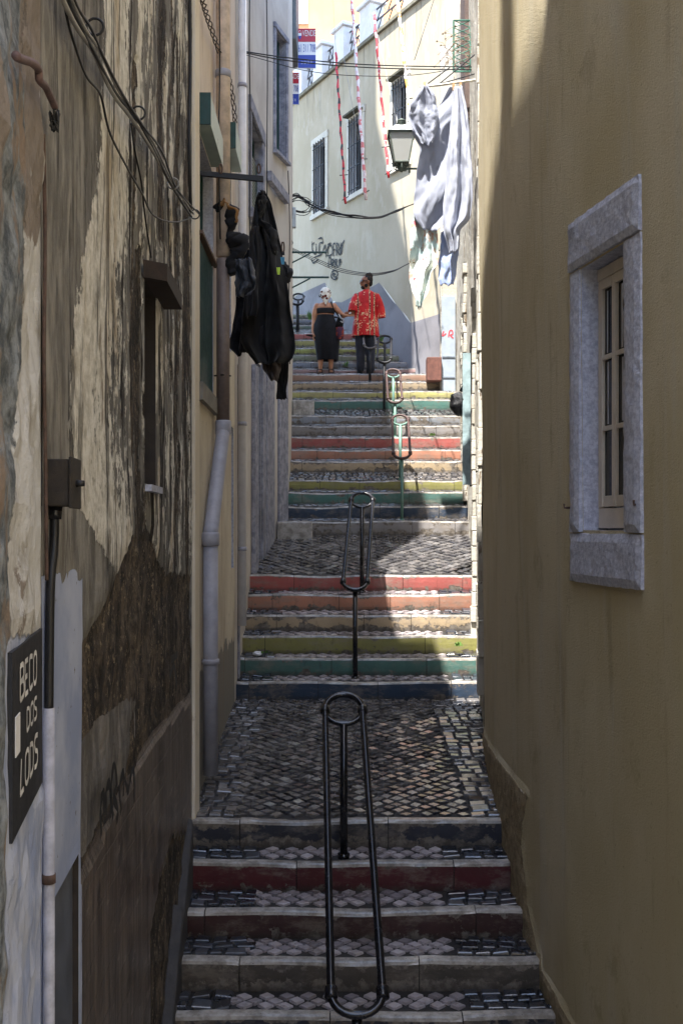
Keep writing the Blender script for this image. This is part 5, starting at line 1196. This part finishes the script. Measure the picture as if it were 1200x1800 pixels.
# ---------------------------------------------------------------- the two people
def remeshed(name, mb, voxel, mat, parent, smooth_it=4):
    o = mb.build(name, mat, parent, True)
    r = o.modifiers.new('r', 'REMESH'); r.mode = 'VOXEL'; r.voxel_size = voxel; s = o.modifiers.new('s', 'SMOOTH'); s.iterations = smooth_it; s.factor = .5
    bpy.context.view_layer.update(); ev = o.evaluated_get(bpy.context.evaluated_depsgraph_get()); me = bpy.data.meshes.new_from_object(ev)
    o.modifiers.clear(); o.data = me; me.name = name
    if not me.materials: me.materials.append(mat)
    me.polygons.foreach_set('use_smooth', [True]*len(me.polygons)); return o
def limb(mb, pts, rs, seg=14):
    q = cr([tuple(p)+(r,) for p, r in zip(pts, rs)], 6); mb.tube([v[:3] for v in q], [v[3] for v in q], seg)
    mb.ball(pts[0], rs[0], rs[0], rs[0], 12, 8); mb.ball(pts[-1], rs[-1], rs[-1], rs[-1], 12, 8)
def hand(mb, w_, d, curl, thumb):
    """palm and five bent fingers; d = direction of the hand, curl = direction the fingers close, thumb = side of the thumb"""
    d, curl = Vector(d).normalized(), Vector(curl).normalized(); side = Vector(thumb).normalized(); w_ = Vector(w_)
    for k in range(4):
        o = side*(.03-.02*k); a = w_+o*.55; b = w_+d*.085+o; mb.tube([a, b], [.016, .0135], 8)
        l = (.072, .08, .075, .058)[k]; mb.tube(cr([tuple(b-d*.01), tuple(b+d*l*.45+curl*.008), tuple(b+d*l*.75+curl*l*.4), tuple(b+d*l*.7+curl*l*.8)], 3), .0095, 8)
    a = w_+d*.03+side*.026; mb.tube(cr([tuple(a), tuple(a+d*.03+side*.026+curl*.01), tuple(a+d*.055+side*.03+curl*.035)], 3), [.014]*3+[.012]*4, 8)
def head(mb, c, yaw, s=1.):
    cs, sn = math.cos(yaw), math.sin(yaw); c = Vector(c)
    def q(x, y, z): return c+Vector((x*cs-y*sn, x*sn+y*cs, z))*s
    B = lambda x, y, z, a, b, d, n=16: mb.ball(q(x, y, z), a*s, b*s, d*s, n, 12, yaw)
    B(0, .012, .03, .075, .094, .10); B(0, -.03, -.035, .058, .064, .078); B(0, -.068, -.085, .03, .026, .024); B(0, -.055, .035, .06, .04, .05)
    mb.tube([q(0, -.09, .03), q(0, -.108, -.012), q(0, -.116, -.025), q(0, -.095, -.035)], [.008*s, .012*s, .014*s, .012*s], 8)
    B(0, -.092, -.052, .024, .012, .007, 10); B(0, -.09, -.063, .022, .012, .008, 10); B(-.028, -.085, .02, .014, .012, .01, 8); B(.028, -.085, .02, .014, .012, .01, 8)
    for s_ in (-1, 1): B(s_*.075, .012, -.005, .012, .02, .032, 8)
    return q
def skinmat(name, a, b):
    t = T(name); v = t.pos(obj=True); c = t.mix(t.ss(t.noise(v, 7, 4), .35, .65), a, b); t.b.inputs['Subsurface Weight'].default_value = .0
    return t.done(c, .5, t.bump(t.noise(v, 60, 2), .1, .002), 0, .4)
# --- woman
W0 = Vector((PX(572, 18.5), 18.5, gz(18.5))); wr = empty('person', W0, 'person seen from behind in a white patterned headscarf, black strapless top and long black skirt', 'person')
def wv(x, y, z): return W0+Vector((x, y, z))
SK = skinmat('warm_skin', C(178, 122, 90), C(196, 142, 108)); m = MB()
m.loft([(W0.x+x, W0.y+y, W0.z+z, rx, ry) for x, y, z, rx, ry in ((0, 0, .70, .17, .12), (.005, 0, .82, .205, .15), (.005, 0, .90, .18, .13), (0, 0, 1.0, .142, .105), (0, 0, 1.1, .155, .11), (0, .0, 1.18, .165, .1), (0, 0, 1.225, .14, .075), (0, 0, 1.25, .075, .06))], 24)
limb(m, [wv(0, .0, 1.22), wv(0, .0, 1.27), wv(0, -.01, 1.33)], [.06, .048, .05])
hq = head(m, wv(0, -.0, 1.385), math.pi-.15, .92)
limb(m, [wv(-.15, 0, 1.195), wv(-.19, 0, 1.08), wv(-.205, .0, .94), wv(-.215, -.02, .84), wv(-.222, -.03, .735)], [.052, .05, .038, .036, .024])
hand(m, wv(-.222, -.03, .735), (0, -.1, -1), (.6, .3, -.2), (.2, -1, 0))
limb(m, [wv(.15, 0, 1.195), wv(.21, -.01, 1.12), wv(.285, -.02, 1.045), wv(.33, -.03, 1.03), wv(.385, -.04, 1.03)], [.052, .047, .038, .034, .025])
hand(m, wv(.385, -.04, 1.03), (1, 0, .1), (.1, .6, -.8), (.1, .3, 1))
for s in (-1, 1):
    limb(m, [wv(s*.09, 0, .75), wv(s*.09, -.0, .58), wv(s*.09, .0, .42), wv(s*.09+.005, -.012, .3), wv(s*.092, 0, .09)], [.105, .09, .058, .056, .034]); m.ball(wv(s*.093, .0, .045), .035, .05, .045, 12, 8); limb(m, [wv(s*.093, .02, .035), wv(s*.1, .12, .03), wv(s*.104, .17, .025)], [.034, .038, .025])
remeshed('body', m, .0075, SK, wr)
m = MB(); m.loft([(W0.x+x, W0.y, W0.z+z, rx, ry) for x, z, rx, ry in ((.035, .235, .178, .13), (.035, .25, .182, .135), (.03, .40, .2, .15), (.02, .6, .222, .17), (.01, .76, .232, .178), (.0, .86, .215, .165), (0, .95, .17, .13), (0, 1.015, .15, .116), (0, 1.03, .149, .115))], 48, False, lambda t, a: .03*math.sin(a*9+t*3)*(1-t)+.02*math.sin(a*4+t*6)*(1-t))
sk = m.build('skirt', M_BLK2, wr, True); s = sk.modifiers.new('t', 'SOLIDIFY'); s.thickness = .006
m = MB(); m.loft([(W0.x, W0.y, W0.z+z, rx, ry) for z, rx, ry in ((1.05, .158, .117), (1.07, .16, .12), (1.12, .168, .122), (1.145, .168, .12))], 32, False); tp = m.build('strapless_top', M_BLK2, wr, True); s = tp.modifiers.new('t', 'SOLIDIFY'); s.thickness = .008
t = T('white_spotted_scarf'); v = t.pos(obj=True); c = t.mix(t.ss(t.vor(t.pos(1, 1, 1, True), 15), .34, .40), C(92, 34, 22), C(232, 228, 216)); c2 = t.mix(t.ss(t.noise(v, 9, 2), .30, .34), C(232, 228, 216), c)
M_SCARF = t.done(c2, .8, t.bump(t.noise(v, 20, 4), .4, .006), 0, .2)
m = MB(); c0 = wv(0, -.008, 1.405); m.ball(c0, .098, .112, .118, 24, 16, 0, lambda x, y, z: 1+.05*fb(x*12, y*12, z*12, 2))
b = len(m.v); N_ = 10
for side_ in (0, 1):
    for i in range(N_+1):
        t_ = i/N_; z = lerp(1.42, 1.165, t_); hw = lerp(.092, .004, t_**1.15); yy = -.105-.015*math.sin(t_*3)
        for k in (-1, -.5, 0, .5, 1): m.v.append(tuple(wv(.006+k*hw, yy+.03*(k*k)*(1-t_)-(.006 if side_ else 0), z+.015*abs(k))))
for sd_ in (0, 1):
    o_ = b+sd_*(N_+1)*5
    for i in range(N_):
        for k in range(4): a = o_+i*5+k; m.face(*( (a, a+1, a+6, a+5) if sd_ else (a, a+5, a+6, a+1)))
for i in range(N_):
    for k in (0, 4): a = b+i*5+k; a2 = a+(N_+1)*5; m.face(a, a+5, a2+5, a2)
m.build('headscarf', M_SCARF, wr, True)
m = MB(); m.tube([wv(-.085, -.04, 1.40), wv(-.115, .02, 1.385), wv(-.09, .09, 1.38)], .007, 6); m.ball(wv(-.105, .03, 1.375), .012, .03, .022, 10, 8); m.build('sunglasses', M_IRON, wr, True)
for s in (-1, 1):
    f = MB(); x = s*.1; q = [wv(x-.045, -.06, .0), wv(x+.045, -.06, .0), wv(x+.052, .19, .0), wv(x-.052, .19, .0)]; f.hexa(q+[p+Vector((0, 0, .022)) for p in q]); f.tube([wv(x-.045, -.02, .02), wv(x-.04, -.045, .075), wv(x+.04, -.045, .075), wv(x+.045, -.02, .02)], .01, 6); f.tube([wv(x-.05, .1, .02), wv(x, .1, .065), wv(x+.05, .1, .02)], .012, 6)
    f.build('sandal', simple('dark_sandal_leather', C(52, 32, 28), .6), wr)
bag = empty('shoulder_bag', wv(.25, -.12, .58), 'black shoulder bag with a purple and orange base on the right side of the woman', 'bag')
m = MB(); m.loft([(W0.x+.235+.01*k, W0.y-.1, W0.z+z, rx, ry) for k, (z, rx, ry) in enumerate(((.80, .07, .06), (.88, .068, .06), (.96, .045, .045), (1.02, .015, .02)))], 18, True, lambda t, a: .06*math.sin(a*5+t*4)); m.build('bag_body', M_BLK, bag, True)
m = MB(); m.loft([(W0.x+.25, W0.y-.1, W0.z+z, rx, ry) for z, rx, ry in ((.585, .02, .02), (.60, .05, .05), (.66, .068, .062), (.74, .073, .064), (.797, .07, .061))], 18, True, lambda t, a: .05*math.sin(a*4+t*5))
t = T('purple_orange_cloth'); v = t.pos(obj=True); m.build('bag_base', t.done(t.mix(t.ss(t.noise(v, 8, 4), .45, .58), C(70, 34, 60), C(176, 74, 48)), .8), bag, True)
m = MB(); m.tube(cr([tuple(wv(.09, .06, 1.24)), tuple(wv(.10, -.02, 1.262)), tuple(wv(.115, -.10, 1.2)), tuple(wv(.15, -.125, 1.1)), tuple(wv(.225, -.12, 1.0)), tuple(wv(.245, -.1, .95))], 6), .011, 8); m.build('strap', M_BLK, bag, True)
m = MB(); m.tube(cr([tuple(wv(.23, -.15, 1.02)), tuple(wv(.27, -.16, .95)), tuple(wv(.31, -.15, .93)), tuple(wv(.3, -.14, .88)), tuple(wv(.26, -.15, .9))], 5), .014, 8); m.build('grey_cord', simple('pale_grey_strap', C(170, 170, 176), .6), bag, True)
m = MB(); a = wv(-.215, -.05, .665); m.hexa([a+Vector(q) for q in ((-.13, -.02, .0), (.0, -.02, -.03), (.0, .0, -.03), (-.13, .0, .0), (-.12, -.02, .02), (.02, -.02, .012), (.02, .0, .012), (-.12, .0, .02))]); tag(bevel(m.build('folded_fan', M_BLK), .004), 'small folded black fan held low in the left hand of the woman', 'fan')
# --- man
N0 = Vector((PX(642, 18.5), 18.5, gz(18.5))); mr = empty('person', N0, 'person in a red patterned shirt and dark trousers with curly hair, face turned left', 'person')
def nv(x, y, z): return N0+Vector((x, y, z))
SM = skinmat('brown_skin', C(126, 80, 58), C(148, 98, 72)); m = MB()
m.loft([(N0.x+x, N0.y+y, N0.z+z, rx, ry) for x, y, z, rx, ry in ((0, 0, .80, .155, .11), (0, 0, .92, .16, .115), (.01, 0, 1.08, .15, .105), (.015, 0, 1.25, .175, .115), (.02, 0, 1.38, .185, .1), (.02, 0, 1.43, .14, .075), (.025, 0, 1.46, .07, .06))], 24)
limb(m, [nv(.025, .0, 1.43), nv(.025, -.0, 1.49), nv(.02, -.0, 1.54)], [.065, .056, .056])
YAW = -1.2; hq = head(m, nv(.015, -.0, 1.605), YAW, 1.02)
limb(m, [nv(-.155, 0, 1.37), nv(-.185, -.01, 1.25), nv(-.2, -.03, 1.12), nv(-.235, -.04, 1.08), nv(-.275, -.05, 1.055)], [.058, .05, .042, .036, .027])
hand(m, nv(-.275, -.05, 1.055), (-1, .1, -.35), (-.3, .5, -.8), (-.1, -.2, 1))
limb(m, [nv(.195, 0, 1.37), nv(.235, .0, 1.24), nv(.25, .04, 1.1), nv(.2, .14, 1.06), nv(.12, .22, 1.08)], [.058, .05, .042, .036, .027])
hand(m, nv(.12, .22, 1.08), (-1, .4, .1), (-.3, .3, -.8), (0, .2, 1))
for s, x in ((-1, -.088), (1, .095)):
    limb(m, [nv(x, 0, .84), nv(x, 0, .6), nv(x, .0, .47), nv(x, -.012, .32), nv(x, 0, .09)], [.09, .08, .058, .055, .038]); limb(m, [nv(x, .0, .05), nv(x-.01, .14, .035)], [.042, .035])
remeshed('body', m, .0075, SM, mr)
M_TR = fabric('charcoal_trouser_cotton', C(40, 42, 50), C(60, 62, 72), 0, .85)
m = MB()
m.loft([(N0.x+.003, N0.y, N0.z+z, rx, ry) for z, rx, ry in ((.74, .18, .125), (.84, .182, .13), (.92, .17, .12))], 24)
for s, x in ((-1, -.088), (1, .095)):
    limb(m, [nv(x, 0, .86), nv(x-.0, 0, .6), nv(x, .0, .45), nv(x-s*.005, -.006, .25), nv(x, 0, .10)], [.1, .095, .084, .076, .072])
remeshed('trousers', m, .01, M_TR, mr, 3)
t = T('red_patterned_shirt'); v = t.pos(obj=True); x, y, z = t.xyz(True)
red = t.mix(t.ss(t.noise(v, 6, 5), .35, .65), C(176, 22, 28), C(214, 44, 44)); fl = t.ss(t.noise(t.pos(1, 1, 1, True), 30, 4, .6, .8), .53, .57); big = t.ss(t.noise(t.pos(1, 1, 1, True), 6.5, 2), .51, .55)
c = t.mix(t.math('MULTIPLY', fl, big), red, C(232, 202, 160)); xx = t.math('ADD', x, t.math('MULTIPLY', t.noise(v, 2.5, 2), .05))
for x0_ in (-.105, .10, .02+.16): st = t.math('LESS_THAN', t.math('ABSOLUTE', t.math('SUBTRACT', xx, x0_)), .0105); c = t.mix(st, c, t.mix(t.ss(t.noise(v, 40, 2), .48, .52), C(60, 40, 34), C(196, 176, 140)))
M_RED = t.done(c, .6, t.bump(t.noise(v, 9, 5, .6, 1), .6, .02), 0, .3)
m = MB(); m.loft([(N0.x+x, N0.y+y, N0.z+z, rx, ry) for x, y, z, rx, ry in ((0, 0, .655, .235, .165), (0, 0, .67, .235, .165), (.0, 0, .82, .225, .16), (.005, 0, 1.0, .205, .15), (.01, 0, 1.2, .205, .145), (.02, 0, 1.36, .21, .125), (.02, 0, 1.42, .165, .1), (.022, 0, 1.455, .085, .075), (.022, 0, 1.475, .068, .066))], 44, False, lambda t, a: .045*math.sin(a*7+t*3)*(1-t)+.02*math.sin(a*4+t*8)*(1-t))
for side_, P_ in ((-1, ((-.13, 0, 1.375), (-.17, -.005, 1.28), (-.195, -.02, 1.17), (-.21, -.03, 1.085))), (1, ((.17, 0, 1.375), (.215, .0, 1.26), (.245, .02, 1.12), (.262, .03, .99)))):
    q = [nv(*p) for p in P_]; m.tube(cr([tuple(p)+(r,) for p, r in zip(q, (.075, .088, .1, .098))], 5), [v_[3] for v_ in cr([tuple(p)+(r,) for p, r in zip(q, (.075, .088, .1, .098))], 5)], 22, cap=False)
sh = m.build('shirt', M_RED, mr, True); s = sh.modifiers.new('t', 'SOLIDIFY'); s.thickness = .007
M_HAIR = simple('black_curly_hair', C(22, 18, 18), .75, 0, .5, 60, .9, .012)
cs, sn = math.cos(YAW), math.sin(YAW); HC_ = nv(.015, 0, 1.605)
def hh(x, y, z): return HC_+Vector((x*cs-y*sn, x*sn+y*cs, z))
m = MB(); m.ball(hh(0, .03, .055), .083, .092, .082, 22, 16, YAW, lambda x, y, z: 1+.10*fb(x*26, y*26, z*26, 3)); m.ball(hh(0, .055, -.0), .078, .06, .07, 18, 12, YAW, lambda x, y, z: 1+.1*fb(x*26, y*26, z*26, 3)); m.ball(hh(0, .06, .125), .058, .058, .05, 18, 12, YAW, lambda x, y, z: 1+.2*fb(x*30, y*30, z*30, 3))
rr = random.Random(2)
for k in range(26): a, b_ = rr.uniform(0, 6.28), rr.uniform(.2, 1.3); p = hh(.06*math.cos(a)*math.sin(b_), .06+.06*math.sin(a)*math.sin(b_), .12+.05*math.cos(b_)); m.ball(p, .016, .016, .016, 7, 5)
m.build('hair', M_HAIR, mr, True)
m = MB(); m.ball(hh(0, -.066, -.088), .042, .036, .034, 16, 10, YAW, lambda x, y, z: 1+.1*fb(x*30, y*30, z*30, 3)); m.ball(hh(.05, -.02, -.06), .016, .035, .035, 10, 8, YAW); m.ball(hh(-.05, -.02, -.06), .016, .035, .035, 10, 8, YAW); m.build('beard', M_HAIR, mr, True)
m = MB()
for s in (-1, 1): m.ball(hh(s*.034, -.098, .018), .027, .008, .021, 12, 8, YAW); m.tube([hh(s*.062, -.092, .024), hh(s*.078, -.02, .02), hh(s*.078, .01, .012)], .004, 5)
m.tube([hh(-.012, -.104, .024), hh(.012, -.104, .024)], .004, 5); m.build('sunglasses', simple('dark_lenses', C(30, 34, 42), .1), mr, True)
for s, x in ((-1, -.092), (1, .098)):
    f = MB(); f.loft([(N0.x+x-.005, N0.y+.05, N0.z+z, rx, ry) for z, rx, ry in ((.0, .05, .13), (.025, .052, .132), (.05, .048, .115), (.08, .042, .07), (.1, .04, .05))], 18); f.build('shoe', M_BLK, mr, True)
m = MB(); m.tube([nv(-.262, -.05, 1.045), nv(-.272, -.05, 1.07)], .032, 12); m.build('white_cuff', M_WHITE, mr)

for i, (pts, off, lab) in enumerate((([(372, -30), (373, 120), (371, 250), (374, 420)], .06, 'thin black cable dropping straight down the peach wall beside the roller boxes'), )):
    tube_thing('cable', on(LP, 1, pts, off), .006, M_WIRE, lab, 'cable', 'upright cables on the left walls', 6)
for pts, lab in (([(431, -30), (430, 90), (432, 230), (430, 460)], 'upright black cable nearest the white drainpipe on the cream house'), ([(461, -30), (463, 120), (462, 300), (464, 470)], 'upright black cable between the two upper stone framed windows'), ([(500, 300), (503, 400), (501, 560), (503, 640)], 'upright black cable at the far corner of the cream house')):
    tube_thing('cable', on(LF, 1, pts, .05), .007, M_WIRE, lab, 'cable', 'upright cables on the left walls', 6)
m = MB(); c = P(453, 1149, 10.92); m.ball(c, .05, .03, .022, 14, 10, 0, lambda x, y, z: 1+.5*fb(x*40, y*40, z*60, 3)); tag(m.build('crumpled_paper', M_WHITE, None), 'crumpled white paper lying at the left end of the olive step', 'litter')

for i, (px, lab) in enumerate(((746, 'wooden peg at the outer end of the cream rod'), (797, 'wooden peg above the large greyish sheet'), (809, 'wooden peg above the bright white sheet'))):
    c = P(px, 150, 10.93); m = MB(); m.box(c.x-.012, c.x-.003, c.y-.012, c.y+.012, c.z-.05, c.z+.035); m.box(c.x+.003, c.x+.012, c.y-.012, c.y+.012, c.z-.05, c.z+.035); m.tube([(c.x-.016, c.y, c.z), (c.x+.016, c.y, c.z)], .004, 6)
    tag(m.build('clothes_peg', simple('peg_wood', C(190, 150, 100), .6)), lab, 'clothes peg', 'clothes pegs')
